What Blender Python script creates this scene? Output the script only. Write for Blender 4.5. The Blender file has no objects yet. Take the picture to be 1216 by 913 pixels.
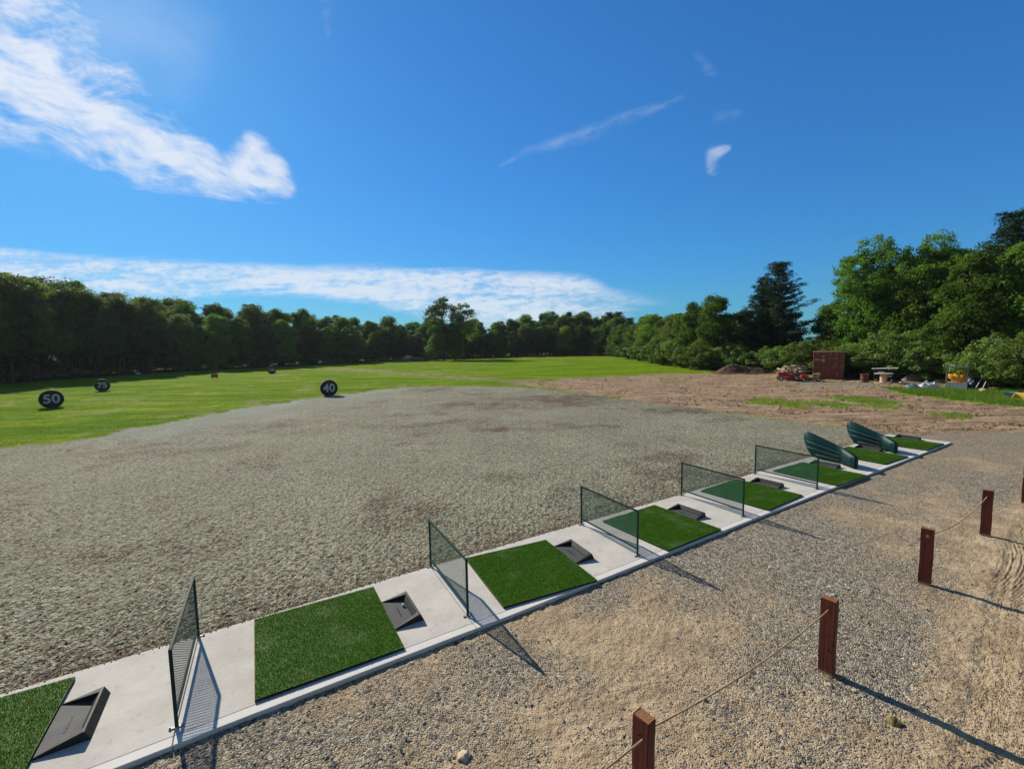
import bpy, bmesh, math, random
import numpy as np
from mathutils import Vector, Matrix
R = math.radians
random.seed(7)
rng = np.random.default_rng(11)
scene = bpy.context.scene
C = scene.collection

# ------------------------------------------------------------------ camera
cd = bpy.data.cameras.new('camera'); cam = bpy.data.objects.new('camera', cd); C.objects.link(cam)
cd.sensor_width = 36.0; cd.lens = 534.2/1216*36.0; cd.clip_end = 3000; cd.clip_start = .05
PIT, ROL, CH = R(5.124), R(-.954), 3.647
fw = Vector((0, math.cos(PIT), -math.sin(PIT))); up = Vector((0, math.sin(PIT), math.cos(PIT))); rt = Vector((1, 0, 0))
r2 = rt*math.cos(ROL)+up*math.sin(ROL); u2 = up*math.cos(ROL)-rt*math.sin(ROL)
M = Matrix.Identity(4)
for i in range(3):
    M[i][0] = r2[i]; M[i][1] = u2[i]; M[i][2] = -fw[i]
M[2][3] = CH
cam.matrix_world = M
scene.camera = cam
scene.render.resolution_x = 1024; scene.render.resolution_y = 768

# ------------------------------------------------------------------ sun and exposure
SUN_AZ, SUN_EL = R(-42.5), R(30.5)          # azimuth from +Y, negative = to the left
sdir = Vector((math.sin(SUN_AZ)*math.cos(SUN_EL), math.cos(SUN_AZ)*math.cos(SUN_EL), math.sin(SUN_EL)))
sl = bpy.data.lights.new('sun', 'SUN'); so = bpy.data.objects.new('sun', sl); C.objects.link(so)
sl.energy = 4.8; sl.angle = R(.53); sl.color = (1, .90, .74)
scene.cycles.max_bounces = 5; scene.cycles.diffuse_bounces = 3; scene.cycles.transmission_bounces = 3; scene.cycles.glossy_bounces = 2
so.rotation_euler = sdir.to_track_quat('Z', 'Y').to_euler(); so.location = (-40, 40, 60)
vs = scene.view_settings
vs.view_transform = 'Standard'; vs.look = 'None'; vs.exposure = 0.22; vs.gamma = 1; vs.use_curve_mapping = False

# ------------------------------------------------------------------ node helpers
class NT:
    def __init__(s, nt): s.nt = nt
    def n(s, typ, ins=None, **kw):
        nd = s.nt.nodes.new(typ)
        for k, v in kw.items(): setattr(nd, k, v)
        for k, v in (ins or {}).items(): s.set(nd, k, v)
        return nd
    def set(s, nd, k, v):
        sock = nd.inputs[k]
        if isinstance(v, bpy.types.NodeSocket): s.nt.links.new(v, sock)
        else:
            if isinstance(v, (tuple, list)) and sock.type == 'RGBA' and len(v) == 3: v = (*v, 1)
            sock.default_value = v
    def m(s, op, a, b=0.0, c=None, clamp=False):
        nd = s.n('ShaderNodeMath', {0: a, 1: b}, operation=op, use_clamp=clamp)
        if c is not None: s.set(nd, 2, c)
        return nd.outputs[0]
    def vm(s, op, a, b=None, sc=None):
        nd = s.n('ShaderNodeVectorMath', {0: a}, operation=op)
        if b is not None: s.set(nd, 1, b)
        if sc is not None: s.set(nd, 'Scale', sc)
        return nd.outputs['Value'] if op in ('DOT_PRODUCT', 'LENGTH', 'DISTANCE') else nd.outputs[0]
    def mix(s, f, a, b, blend='MIX'):
        nd = s.n('ShaderNodeMix', data_type='RGBA', blend_type=blend)
        s.set(nd, 0, f); s.set(nd, 6, a); s.set(nd, 7, b)
        return nd.outputs[2]
    def noise(s, v, scale, detail=4, rough=.55, dist=0.0, dim='3D'):
        return s.n('ShaderNodeTexNoise', {'Vector': v, 'Scale': scale, 'Detail': detail, 'Roughness': rough, 'Distortion': dist}).outputs[0]
    def ramp(s, f, stops, interp='LINEAR'):
        nd = s.n('ShaderNodeValToRGB', {0: f}); cr = nd.color_ramp; cr.interpolation = interp
        while len(cr.elements) < len(stops): cr.elements.new(.5)
        for e, (p, c) in zip(cr.elements, stops):
            e.position = p; e.color = (c, c, c, 1) if isinstance(c, (int, float)) else (*c, 1)
        return nd.outputs[0]
    def step(s, x, a, b, t0=0.0, t1=1.0):
        nd = s.n('ShaderNodeMapRange', {0: x, 1: a, 2: b, 3: t0, 4: t1}, interpolation_type='SMOOTHSTEP')
        return nd.outputs[0]

# ------------------------------------------------------------------ world: Nishita sky with cirrus
w = bpy.data.worlds.new('World'); scene.world = w; w.use_nodes = True
w.node_tree.nodes.clear(); k = NT(w.node_tree)
sky = k.n('ShaderNodeTexSky', sky_type='NISHITA', sun_disc=False, sun_elevation=SUN_EL, sun_rotation=SUN_AZ,
          air_density=1.1, dust_density=.25, ozone_density=5.0, altitude=100)
tc = k.n('ShaderNodeTexCoord').outputs['Generated']
sep = k.n('ShaderNodeSeparateXYZ', {0: tc})
yy = k.m('MAXIMUM', sep.outputs[1], .05)
X = k.m('DIVIDE', sep.outputs[0], yy); Z = k.m('DIVIDE', sep.outputs[2], yy)
XZ = k.n('ShaderNodeCombineXYZ', {0: X, 1: Z}).outputs[0]
front = k.step(sep.outputs[1], .1, .3)
wob1 = k.noise(XZ, 4, 3, .5); wob2 = k.noise(k.vm('ADD', XZ, (7, 3, 1)), 4, 3, .5)
wob = k.n('ShaderNodeCombineXYZ', {0: k.m('SUBTRACT', wob1, .5), 1: k.m('SUBTRACT', wob2, .5)}).outputs[0]
def warped(amt): return k.vm('ADD', XZ, k.vm('SCALE', wob, sc=amt))
def capsule(P, a, b, ra, rb):
    """1 inside a soft tapered stroke from a to b, falling to 0 at its edge"""
    a = Vector((*a, 0)); b = Vector((*b, 0)); ab = b-a
    t = k.m('DIVIDE', k.vm('DOT_PRODUCT', k.vm('SUBTRACT', P, tuple(a)), tuple(ab)), ab.dot(ab), clamp=True)
    q = k.vm('ADD', k.vm('SCALE', tuple(ab), sc=t), tuple(a))
    d = k.vm('DISTANCE', P, q)
    r = k.m('ADD', k.m('MULTIPLY', t, rb-ra), ra)
    return k.m('SUBTRACT', 1, k.m('DIVIDE', d, r), clamp=True)
def union(l):
    o = l[0]
    for x in l[1:]: o = k.m('MAXIMUM', o, x)
    return o
# low bank: between a lower and an upper curve in (X, Z)
def curve(x, pts, lo=-1.4, hi=.6, zmax=.4):
    nd = k.n('ShaderNodeFloatCurve'); cm = nd.mapping; cu = cm.curves[0]
    P = [((px-lo)/(hi-lo), pz/zmax) for px, pz in pts]
    cu.points[0].location = P[0]; cu.points[1].location = P[-1]
    for p in P[1:-1]: cu.points.new(*p)
    cm.update(); k.set(nd, 1, k.m('DIVIDE', k.m('SUBTRACT', x, lo), hi-lo))
    return k.m('MULTIPLY', nd.outputs[0], zmax)
zt = curve(X, [(-1.4, .26), (-1.1, .232), (-.92, .212), (-.74, .199), (-.377, .183), (-.011, .166), (.15, .153), (.25, .118), (.38, .095), (.6, .08)])
zb = curve(X, [(-1.4, .16), (-1.1, .15), (-.8, .117), (-.56, .117), (-.38, .104), (-.25, .078), (-.12, .045), (0, .02), (.17, .03), (.28, .066), (.38, .083), (.6, .09)])
st = k.n('ShaderNodeMapping', {'Vector': XZ, 'Scale': (1.0, 7.0, 1), 'Rotation': (0, 0, R(4))}).outputs[0]
ns = k.noise(st, 3.2, 8, .62, .4)
nf = k.noise(k.n('ShaderNodeMapping', {'Vector': XZ, 'Scale': (1, 2.6, 1), 'Rotation': (0, 0, R(12))}).outputs[0], 34, 4, .6, .3)
Zw = k.m('ADD', Z, k.m('MULTIPLY', k.m('SUBTRACT', ns, .5), .05))
band = k.m('MULTIPLY', k.step(k.m('SUBTRACT', zt, Zw), -.002, .022), k.step(k.m('SUBTRACT', Zw, zb), -.012, .016))
body = k.step(k.m('ADD', ns, k.m('MULTIPLY', k.m('SUBTRACT', nf, .5), .5)), .34, .60)
band = k.m('MULTIPLY', band, k.m('ADD', k.m('MULTIPLY', body, .72), .23))
band = k.m('MULTIPLY', band, k.step(X, .40, .10, 0, 1))
# cirrus, upper left: feathered fibres running along each stroke
def strk(ang, sx, sy, amt, off=0.0):
    v = k.n('ShaderNodeVectorRotate', {'Vector': k.vm('ADD', warped(amt), (off, off*.7, off)), 'Angle': R(ang)}, rotation_type='Z_AXIS').outputs[0]
    return k.vm('MULTIPLY', v, (sx, sy, 1))
P = warped(.10)
c1_ = union([capsule(P, (-1.35, .95), (-1.02, .74), .30, .17), capsule(P, (-1.35, .58), (-.98, .60), .24, .20), capsule(P, (-1.0, .58), (-.76, .44), .19, .115)])
c2_ = union([capsule(P, (-.80, .455), (-.62, .375), .115, .075), capsule(P, (-.64, .375), (-.50, .365), .07, .055), capsule(P, (-.57, .385), (-.525, .425), .055, .045), capsule(P, (-.525, .425), (-.49, .39), .035, .04)])
cir = k.m('MAXIMUM', c1_, c2_)
f1 = k.noise(strk(27, 1.0, 3.6, .10), 4.2, 9, .60); f2 = k.noise(strk(8, 1.0, 5.0, .14, 3.1), 9, 8, .62); f3 = k.noise(strk(40, 1.2, 2.2, .05, 6.3), 14, 7, .65)
fb = k.m('ADD', k.m('MULTIPLY', f1, .50), k.m('ADD', k.m('MULTIPLY', f2, .30), k.m('MULTIPLY', f3, .20)))
cirm = k.step(k.m('ADD', k.m('MULTIPLY', k.m('POWER', cir, .8), 1.0), k.m('MULTIPLY', k.m('SUBTRACT', fb, .5), 4.4)), .12, 1.25)
cirm = k.m('MULTIPLY', cirm, k.step(cir, 0, .42))
veil_l = k.m('MULTIPLY', k.step(union([capsule(warped(.2), (-1.2, .9), (-.7, .62), .4, .15)]), 0, 1), k.m('MULTIPLY', f1, .30))
cirm = k.m('MAXIMUM', cirm, veil_l)
# trail and wisps, broken up by the same fibres
P2 = warped(.05)
brk = k.step(k.noise(strk(-22, 1.0, 3.0, .05, 1.7), 16, 6, .65), .30, .68)
tr = k.m('MULTIPLY', k.m('MULTIPLY', k.step(union([capsule(P2, (-.02, .38), (.18, .447), .006, .026), capsule(P2, (.18, .447), (.37, .512), .026, .008)]), 0, 1.1), brk), .20)
bl = k.m('MULTIPLY', k.m('MULTIPLY', k.step(union([capsule(warped(.12), (.442, .362), (.452, .385), .018, .026), capsule(warped(.12), (.45, .385), (.485, .398), .024, .010)]), 0, .8), k.m('ADD', brk, .15)), .42)
wi = k.m('MULTIPLY', k.m('MULTIPLY', k.step(union([capsule(P2, (-.366, .64), (-.372, .71), .010, .022), capsule(P2, (.45, .47), (.485, .478), .022, .018),
      capsule(P2, (.40, .60), (.43, .565), .016, .020), capsule(P2, (-.80, .375), (-.72, .366), .016, .02)]), 0, 1.3), brk), .11)
cl = k.m('MAXIMUM', k.m('MAXIMUM', band, cirm), k.m('MAXIMUM', tr, k.m('MAXIMUM', bl, wi)))
cl = k.m('MULTIPLY', cl, front)
raw = k.vm('MULTIPLY', sky.outputs[0], (.31, .82, 1.20))
lum = k.vm('DOT_PRODUCT', sky.outputs[0], (.33, .34, .33))
# unseen pale sky added overhead and behind the viewer to whiten the fill light
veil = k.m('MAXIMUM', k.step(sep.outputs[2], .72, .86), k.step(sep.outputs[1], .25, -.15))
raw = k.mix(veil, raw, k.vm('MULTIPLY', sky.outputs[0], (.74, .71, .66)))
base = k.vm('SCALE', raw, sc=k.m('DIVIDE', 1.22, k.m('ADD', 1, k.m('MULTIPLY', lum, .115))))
tone = k.step(Z, .1, .7, 0, 1)
cloudcol = k.mix(tone, (6.2, 6.9, 7.8), (6.9, 7.3, 8.2))
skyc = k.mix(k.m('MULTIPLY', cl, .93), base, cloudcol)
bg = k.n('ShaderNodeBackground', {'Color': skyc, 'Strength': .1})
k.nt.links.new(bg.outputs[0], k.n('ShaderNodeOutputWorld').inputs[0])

# ------------------------------------------------------------------ object helpers
def tag(o, label=None, cat=None, group=None, kind=None):
    if label: o['label'] = label
    if cat: o['category'] = cat
    if group: o['group'] = group
    if kind: o['kind'] = kind
    return o
def empty(name, loc=(0, 0, 0), rz=0, **kw):
    o = bpy.data.objects.new(name, None); C.objects.link(o); o.location = loc; o.rotation_euler = (0, 0, rz)
    o.empty_display_size = .2
    return tag(o, **kw)
def link(name, me, mat, parent=None):
    o = bpy.data.objects.new(name, me); C.objects.link(o)
    if mat is not None:
        for x in (mat if isinstance(mat, (list, tuple)) else [mat]): me.materials.append(x)
    o.parent = parent
    return o
def npmesh(name, V, F, smooth=False):
    """V (n,3), F (m,k) constant k"""
    V = np.asarray(V, np.float32); F = np.asarray(F, np.int32)
    me = bpy.data.meshes.new(name); me.vertices.add(len(V)); me.vertices.foreach_set('co', V.ravel())
    me.loops.add(F.size); me.loops.foreach_set('vertex_index', F.ravel())
    me.polygons.add(len(F)); kk = F.shape[1]
    me.polygons.foreach_set('loop_start', np.arange(len(F), dtype=np.int32)*kk)
    try: me.polygons.foreach_set('loop_total', np.full(len(F), kk, np.int32))
    except Exception: pass
    me.update(calc_edges=True)
    me.polygons.foreach_set('use_smooth', np.full(len(F), smooth))
    return me
class MB:
    def __init__(s): s.bm = bmesh.new()
    def box(s, c, size, rot=(0, 0, 0), bevel=0.0, mi=0, mtx=None):
        m = Matrix.Translation(c) @ (mtx if mtx is not None else (Matrix.Rotation(rot[2], 4, 'Z') @ Matrix.Rotation(rot[1], 4, 'Y') @ Matrix.Rotation(rot[0], 4, 'X')))
        b2 = bmesh.new(); bmesh.ops.create_cube(b2, size=1)
        bmesh.ops.scale(b2, vec=size, verts=b2.verts)
        if bevel: bmesh.ops.bevel(b2, geom=b2.edges[:], offset=bevel, segments=2, affect='EDGES')
        for f in b2.faces: f.material_index = mi
        bmesh.ops.transform(b2, matrix=m, verts=b2.verts); s.join(b2); return s
    def join(s, b2):
        t = bpy.data.meshes.new('t'); b2.to_mesh(t); b2.free(); s.bm.from_mesh(t); bpy.data.meshes.remove(t)
    def bar(s, a, b, w, h=None, mi=0, upv=(0, 0, 1), bevel=0.0):
        a = Vector(a); b = Vector(b); d = b-a; z = d.normalized(); u = Vector(upv)
        if abs(z.dot(u)) > .99: u = Vector((0, 1, 0))
        x = u.cross(z).normalized(); y = z.cross(x); m = Matrix((x, y, z)).transposed().to_4x4()
        return s.box((a+b)/2, (w, h or w, d.length), mtx=m, mi=mi, bevel=bevel)
    def tube(s, pts, r, n=8, mi=0, cap=True):
        pts = [Vector(p) for p in pts]; rs = r if isinstance(r, (list, tuple)) else [r]*len(pts); rings = []
        for i, p in enumerate(pts):
            t = (pts[min(i+1, len(pts)-1)]-pts[max(i-1, 0)]).normalized()
            u = Vector((0, 0, 1)) if abs(t.z) < .9 else Vector((1, 0, 0))
            x = u.cross(t).normalized(); y = t.cross(x)
            rings.append([s.bm.verts.new(p+(x*math.cos(2*math.pi*j/n)+y*math.sin(2*math.pi*j/n))*rs[i]) for j in range(n)])
        for a, b in zip(rings, rings[1:]):
            for j in range(n):
                f = s.bm.faces.new((a[j], a[(j+1) % n], b[(j+1) % n], b[j])); f.smooth = True; f.material_index = mi
        if cap:
            f = s.bm.faces.new(rings[0][::-1]); f.material_index = mi; f = s.bm.faces.new(rings[-1]); f.material_index = mi
        return s
    def lathe(s, prof, n=32, mtx=Matrix.Identity(4), mi=0, smooth=True):
        """prof list of (r, z) revolved about Z"""
        rings = [[s.bm.verts.new(mtx @ Vector((max(r, 1e-4)*math.cos(2*math.pi*j/n), max(r, 1e-4)*math.sin(2*math.pi*j/n), z))) for j in range(n)] for r, z in prof]
        for a, b in zip(rings, rings[1:]):
            for j in range(n):
                f = s.bm.faces.new((a[j], a[(j+1) % n], b[(j+1) % n], b[j])); f.smooth = smooth; f.material_index = mi
        return s
    def prism(s, poly, z0, z1, mtx=Matrix.Identity(4), mi=0):
        a = [s.bm.verts.new(mtx @ Vector((x, y, z0))) for x, y in poly]; b = [s.bm.verts.new(mtx @ Vector((x, y, z1))) for x, y in poly]; n = len(poly)
        fs = [s.bm.faces.new(a[::-1]), s.bm.faces.new(b)]+[s.bm.faces.new((a[j], a[(j+1) % n], b[(j+1) % n], b[j])) for j in range(n)]
        for f in fs: f.material_index = mi
        return s
    def build(s, name, mat, parent=None):
        bmesh.ops.recalc_face_normals(s.bm, faces=s.bm.faces[:])
        me = bpy.data.meshes.new(name); s.bm.to_mesh(me); s.bm.free()
        return link(name, me, mat, parent)
def copy_tree(o, parent=None):
    c = o.copy(); C.objects.link(c); c.parent = parent
    for ch in list(o.children): copy_tree(ch, c)
    return c

# ------------------------------------------------------------------ numpy noise
def _h(ix, iy, seed):
    n = (ix.astype(np.int64)*374761393 + iy.astype(np.int64)*668265263 + seed*974711) & 0xffffffff
    n = ((n ^ (n >> 13))*1274126177) & 0xffffffff
    return ((n ^ (n >> 16)) & 0xffff)/65535.0
def vnoise(x, y, seed=0):
    ix = np.floor(x); iy = np.floor(y); fx = x-ix; fy = y-iy; fx = fx*fx*(3-2*fx); fy = fy*fy*(3-2*fy)
    a = _h(ix, iy, seed); b = _h(ix+1, iy, seed); c = _h(ix, iy+1, seed); d = _h(ix+1, iy+1, seed)
    return (a+(b-a)*fx)*(1-fy)+(c+(d-c)*fx)*fy
def fbm(x, y, octs=4, seed=0, gain=.5):
    s = 0; a = 1; t = 0
    for i in range(octs):
        c, sn = math.cos(.6*i+.3), math.sin(.6*i+.3)
        s = s+a*vnoise((x*c-y*sn)*2**i+17*i, (x*sn+y*c)*2**i-9*i, seed+i); t += a; a *= gain
    return s/t
def sstep(x, a, b):
    t = np.clip((x-a)/(b-a), 0, 1); return t*t*(3-2*t)
def sdpoly(x, y, poly):
    """signed distance, positive inside"""
    d = np.full(x.shape, 1e9); ins = np.zeros(x.shape, bool); n = len(poly)
    for i in range(n):
        x0, y0 = poly[i]; x1, y1 = poly[(i+1) % n]; ex, ey = x1-x0, y1-y0
        t = np.clip(((x-x0)*ex+(y-y0)*ey)/(ex*ex+ey*ey), 0, 1)
        d = np.minimum(d, np.hypot(x-x0-t*ex, y-y0-t*ey))
        c = ((y0 > y) != (y1 > y)) & (x < (x1-x0)*(y-y0)/((y1-y0) if y1 != y0 else 1e-9)+x0)
        ins ^= c
    return np.where(ins, d, -d)
def sdline(x, y, pts):
    d = np.full(x.shape, 1e9)
    for (x0, y0), (x1, y1) in zip(pts, pts[1:]):
        ex, ey = x1-x0, y1-y0; t = np.clip(((x-x0)*ex+(y-y0)*ey)/(ex*ex+ey*ey), 0, 1)
        d = np.minimum(d, np.hypot(x-x0-t*ex, y-y0-t*ey))
    return d

# ------------------------------------------------------------------ layout
FAR = [(-12.2, .30), (-5.55, 4.52), (-1.49, 7.12), (4.2, 10.62), (14.28, 16.87)]     # slab edge towards the field
NEAR = [(-9.9, -.40), (-3.75, 3.50), (-2.66, 4.19), (-.14, 5.73), (5.04, 9.01), (15.25, 15.37)]  # slab edge towards the gravel
SLAB = FAR+NEAR[::-1]
SEED = [(-12.2, .30), (-5.55, 4.52), (-1.49, 7.12), (4.2, 10.62), (14.28, 16.87), (14.9, 16.4), (15.2, 17.0), (13.52, 18.8), (11.82, 21.43), (8.46, 26.12), (5.71, 32.0), (.87, 38.0), (-5.16, 40.36), (-10.5, 39.6), (-12.8, 35.2),
        (-16.3, 28.02), (-17.8, 23.74), (-17.6, 19.6), (-19.33, 17.27), (-22, 15.2), (-24, 8), (-20, -6)]
EDGE = [(-1.111, 54.0, 13.4), (-1.003, 58.8, 13.3), (-0.895, 64.4, 12.7), (-0.804, 70.4, 12.2), (-0.76, 73.4, 11.4), (-0.732, 75.0, 11.7), (-0.621, 81.0, 12.2), (-0.567, 84.0, 11.2), (-0.475, 91.0, 11.2), (-0.383, 98.0, 10.9), (-0.291, 108.0, 10.2), (-0.217, 116.0, 10.1), (-0.15, 120.5, 10.5), (-0.096, 123.5, 10.8), (-0.05, 126.0, 9.4), (-0.012, 128.0, 10.9), (0.08, 134.0, 12.1), (0.21, 125.5, 11.7), (0.266, 102.6, 9.0), (0.321, 77.4, 9.0), (0.414, 62.1, 8.4), (0.45, 58.7, 8.3), (0.479, 56.8, 7.3), (0.506, 56.1, 8.2), (0.551, 55.0, 9.0), (0.587, 54.1, 9.0), (0.624, 53.2, 9.0), (0.663, 51.8, 7.5), (0.683, 51.0, 6.5), (0.7, 50.1, 7.5), (0.724, 48.9, 10.5), (0.777, 46.5, 12.3), (0.858, 42.9, 12.5), (0.904, 41.2, 12.1), (0.959, 39.1, 11.6), (0.996, 37.7, 11.4), (1.025, 36.6, 10.9), (1.067, 34.8, 12.0), (1.112, 33.0, 12.5)]
et = np.array([e[0] for e in EDGE]); ed = np.array([e[1] for e in EDGE]); eh = np.array([e[2] for e in EDGE])
def edge_pt(t): d = float(np.interp(t, et, ed)); return t*d, d
WOOD = [(-140, 22), (-100, 34)]+[(t*d, d) for t, d, h in EDGE]+[(41, 24), (47, 8), (60, 0), (300, 0), (500, 700), (-700, 700), (-500, 0)]
DIRT = [(14.6, 16.6), (13.52, 18.6), (11.82, 21.2), (8.46, 25.9), (5.71, 32.0), (2.5, 37), (-1.5, 45), (-4.3, 49), (-3.6, 49.6), (1.0, 46), (8.24, 47.6), (16.48, 51), (22, 52.2), (27, 51), (31, 43.5), (36, 41), (37, 36), (34, 30.6), (36, 20), (36, -30), (6, -30)]
APRON = [(-40, -30), (-14, .5), (-5.9, 4.9), (-1.8, 7.5), (4.0, 11.1), (14.2, 17.0), (16.6, 17.4), (20.5, 17.6), (26, 15.0), (36, 10), (36, -30)]

# ------------------------------------------------------------------ materials
def new(name):
    m = bpy.data.materials.new(name); m.use_nodes = True; m.node_tree.nodes.clear(); q = NT(m.node_tree)
    return m, q
def fin(q, col, rough=.8, bump=None, dist=.01, spec=.3, metal=0.0, strength=1.0):
    b = q.n('ShaderNodeBsdfPrincipled', {'Base Color': col, 'Roughness': rough, 'Metallic': metal, 'Specular IOR Level': spec})
    if bump is not None:
        bn = q.n('ShaderNodeBump', {'Height': bump, 'Distance': dist, 'Strength': strength}); q.set(b, 'Normal', bn.outputs[0])
    q.nt.links.new(b.outputs[0], q.n('ShaderNodeOutputMaterial').inputs[0])
def simple(name, col, rough=.6, var=.12, scale=6, bump=0.0, metal=0.0, spec=.4, fine=40):
    m, q = new(name); oc = q.n('ShaderNodeTexCoord').outputs['Object']
    n1 = q.noise(oc, scale, 5); n2 = q.noise(oc, fine, 3)
    v = q.m('ADD', q.m('MULTIPLY', q.m('SUBTRACT', n1, .5), var*3), q.m('ADD', q.m('MULTIPLY', q.m('SUBTRACT', n2, .5), var), 1))
    c = q.mix(1.0, col, q.n('ShaderNodeCombineColor', {0: v, 1: v, 2: v}).outputs[0], 'MULTIPLY')
    fin(q, c, q.m('ADD', q.m('MULTIPLY', n1, .2), rough-.1), n2 if bump else None, bump or .01, spec, metal)
    return m

def ground_material():
    m, q = new('ground_cover'); oc = q.n('ShaderNodeTexCoord').outputs['Object']
    a = q.n('ShaderNodeAttribute', attribute_name='wa'); b = q.n('ShaderNodeAttribute', attribute_name='wb')
    sa = q.n('ShaderNodeSeparateColor', {0: a.outputs['Color']}); sb = q.n('ShaderNodeSeparateColor', {0: b.outputs['Color']})
    wseed, wlawn, wdirt = sa.outputs; wfloor, wgrav, wthin = sb.outputs
    big = q.noise(oc, .35, 5, .6); mid = q.noise(oc, 2.2, 5, .6); fine = q.noise(oc, 14, 4, .65); vfine = q.noise(oc, 60, 3, .6)
    # mulch over seeded soil
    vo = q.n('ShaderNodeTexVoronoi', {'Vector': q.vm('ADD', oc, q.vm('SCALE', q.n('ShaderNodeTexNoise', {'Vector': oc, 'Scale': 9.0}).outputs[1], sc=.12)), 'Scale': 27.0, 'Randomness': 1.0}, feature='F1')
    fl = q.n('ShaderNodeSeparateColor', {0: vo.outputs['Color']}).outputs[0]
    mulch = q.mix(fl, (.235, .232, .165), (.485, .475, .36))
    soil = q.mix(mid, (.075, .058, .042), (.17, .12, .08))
    cover = q.step(q.m('ADD', fine, q.m('MULTIPLY', q.m('SUBTRACT', wthin, .5), -.16)), .38, .54)  # bare soil in low spots also paints in the shade between clods
    shade_speck = q.step(q.noise(oc, 13, 3, .75), .48, .40)  # dark flecks put fine clod shade into the colour
    cover = q.m('MULTIPLY', cover, q.m('SUBTRACT', 1, q.m('MULTIPLY', shade_speck, .85)))
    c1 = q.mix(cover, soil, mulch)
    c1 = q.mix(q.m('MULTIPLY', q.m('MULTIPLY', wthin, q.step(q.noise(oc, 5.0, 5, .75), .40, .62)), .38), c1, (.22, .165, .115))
    c1 = q.mix(q.m('MULTIPLY', b.outputs['Alpha'], .6), c1, (.34, .385, .335))
    c1 = q.mix(1, c1, q.ramp(big, [(.3, (.80, .82, .78)), (.7, (1.05, 1.06, 1.04))]), 'MULTIPLY')
    # lawn
    ls = q.n('ShaderNodeMapping', {'Vector': oc, 'Scale': (.12, .5, 1), 'Rotation': (0, 0, R(12))}).outputs[0]
    l1 = q.noise(ls, 1.0, 6, .65, .5)
    g = q.ramp(l1, [(.30, (.060, .145, .002)), (.44, (.125, .235, .003)), (.58, (.205, .30, .005)), (.70, (.32, .35, .05))])
    g = q.mix(q.step(q.noise(oc, 3.0, 5, .7), .35, .72), g, q.mix(1, g, (.66, .72, .6), 'MULTIPLY'))
    g = q.mix(q.m('MULTIPLY', q.step(vfine, .5, .75), .25), g, (.26, .34, .03))
    # bare dirt
    ds = q.n('ShaderNodeMapping', {'Vector': oc, 'Scale': (.35, 1.5, 1), 'Rotation': (0, 0, R(-18))}).outputs[0]
    d1 = q.noise(ds, 1.3, 7, .66, .7)
    d = q.ramp(d1, [(.32, (.115, .076, .047)), (.45, (.25, .168, .102)), (.56, (.36, .255, .155)), (.70, (.48, .37, .24))])
    d = q.mix(q.m('MULTIPLY', q.step(fine, .45, .7), .4), d, (.44, .33, .21))
    d = q.mix(q.m('MULTIPLY', q.step(q.noise(q.n('ShaderNodeMapping', {'Vector': oc, 'Scale': (.8, 2.4, 1), 'Rotation': (0, 0, R(-12))}).outputs[0], 1.6, 6, .75), .56, .66), .65), d, (.12, .085, .055))
    # compacted gravel and sand
    vg = q.n('ShaderNodeTexVoronoi', {'Vector': oc, 'Scale': 62.0}, feature='F1'); vgc = q.n('ShaderNodeSeparateColor', {0: vg.outputs['Color']})
    vg2 = q.n('ShaderNodeTexVoronoi', {'Vector': oc, 'Scale': 27.0}, feature='F1'); vgc2 = q.n('ShaderNodeSeparateColor', {0: vg2.outputs['Color']})
    stone = q.ramp(vgc.outputs[0], [(0, (.12, .105, .085)), (.45, (.31, .26, .18)), (.8, (.46, .395, .285)), (1, (.60, .55, .44))])
    stone2 = q.ramp(vgc2.outputs[1], [(0, (.11, .105, .095)), (.5, (.29, .255, .20)), (1, (.54, .49, .39))])
    sand = q.ramp(q.m('ADD', q.m('MULTIPLY', mid, .6), q.m('MULTIPLY', fine, .4)), [(.32, (.26, .185, .11)), (.52, (.475, .36, .225)), (.68, (.62, .49, .325))])
    pres = q.step(q.m('ADD', q.m('ADD', wgrav, q.m('MULTIPLY', q.m('SUBTRACT', vgc.outputs[1], .5), .75)), q.m('MULTIPLY', q.m('SUBTRACT', fine, .5), 1.0)), .42, .58)
    c4 = q.mix(pres, sand, stone)
    pres2 = q.step(q.m('ADD', wgrav, q.m('MULTIPLY', q.m('SUBTRACT', vgc2.outputs[0], .5), 1.0)), .86, .9)
    c4 = q.mix(pres2, c4, stone2)
    # wood floor
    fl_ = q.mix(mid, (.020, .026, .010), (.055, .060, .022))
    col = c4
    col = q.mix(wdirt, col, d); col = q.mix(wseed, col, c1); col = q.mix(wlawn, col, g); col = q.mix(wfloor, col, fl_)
    # relief
    h_seed = q.m('ADD', q.m('MULTIPLY', fine, .9), q.m('MULTIPLY', vo.outputs['Distance'], -.55))
    pr_ = q.m('ADD', .16, q.m('MULTIPLY', pres, .30))
    h_gr = q.m('ADD', q.m('MULTIPLY', vg.outputs['Distance'], q.m('MULTIPLY', pr_, -1)), q.m('ADD', q.m('MULTIPLY', vg2.outputs['Distance'], q.m('MULTIPLY', pres2, -.5)), q.m('MULTIPLY', fine, .5)))
    h_lawn = q.m('MULTIPLY', q.noise(oc, 7, 5, .7), 1.6)
    h_d = q.m('ADD', q.m('MULTIPLY', d1, .7), q.m('ADD', q.m('MULTIPLY', fine, .7), mid))
    h = q.mix(wdirt, h_gr, h_d); h = q.mix(wseed, h, h_seed); h = q.mix(wlawn, h, h_lawn)
    fin(q, col, .95, h, .045, q.m('SUBTRACT', .15, q.m('MULTIPLY', wlawn, .13)))
    return m
GROUND = ground_material()

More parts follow.
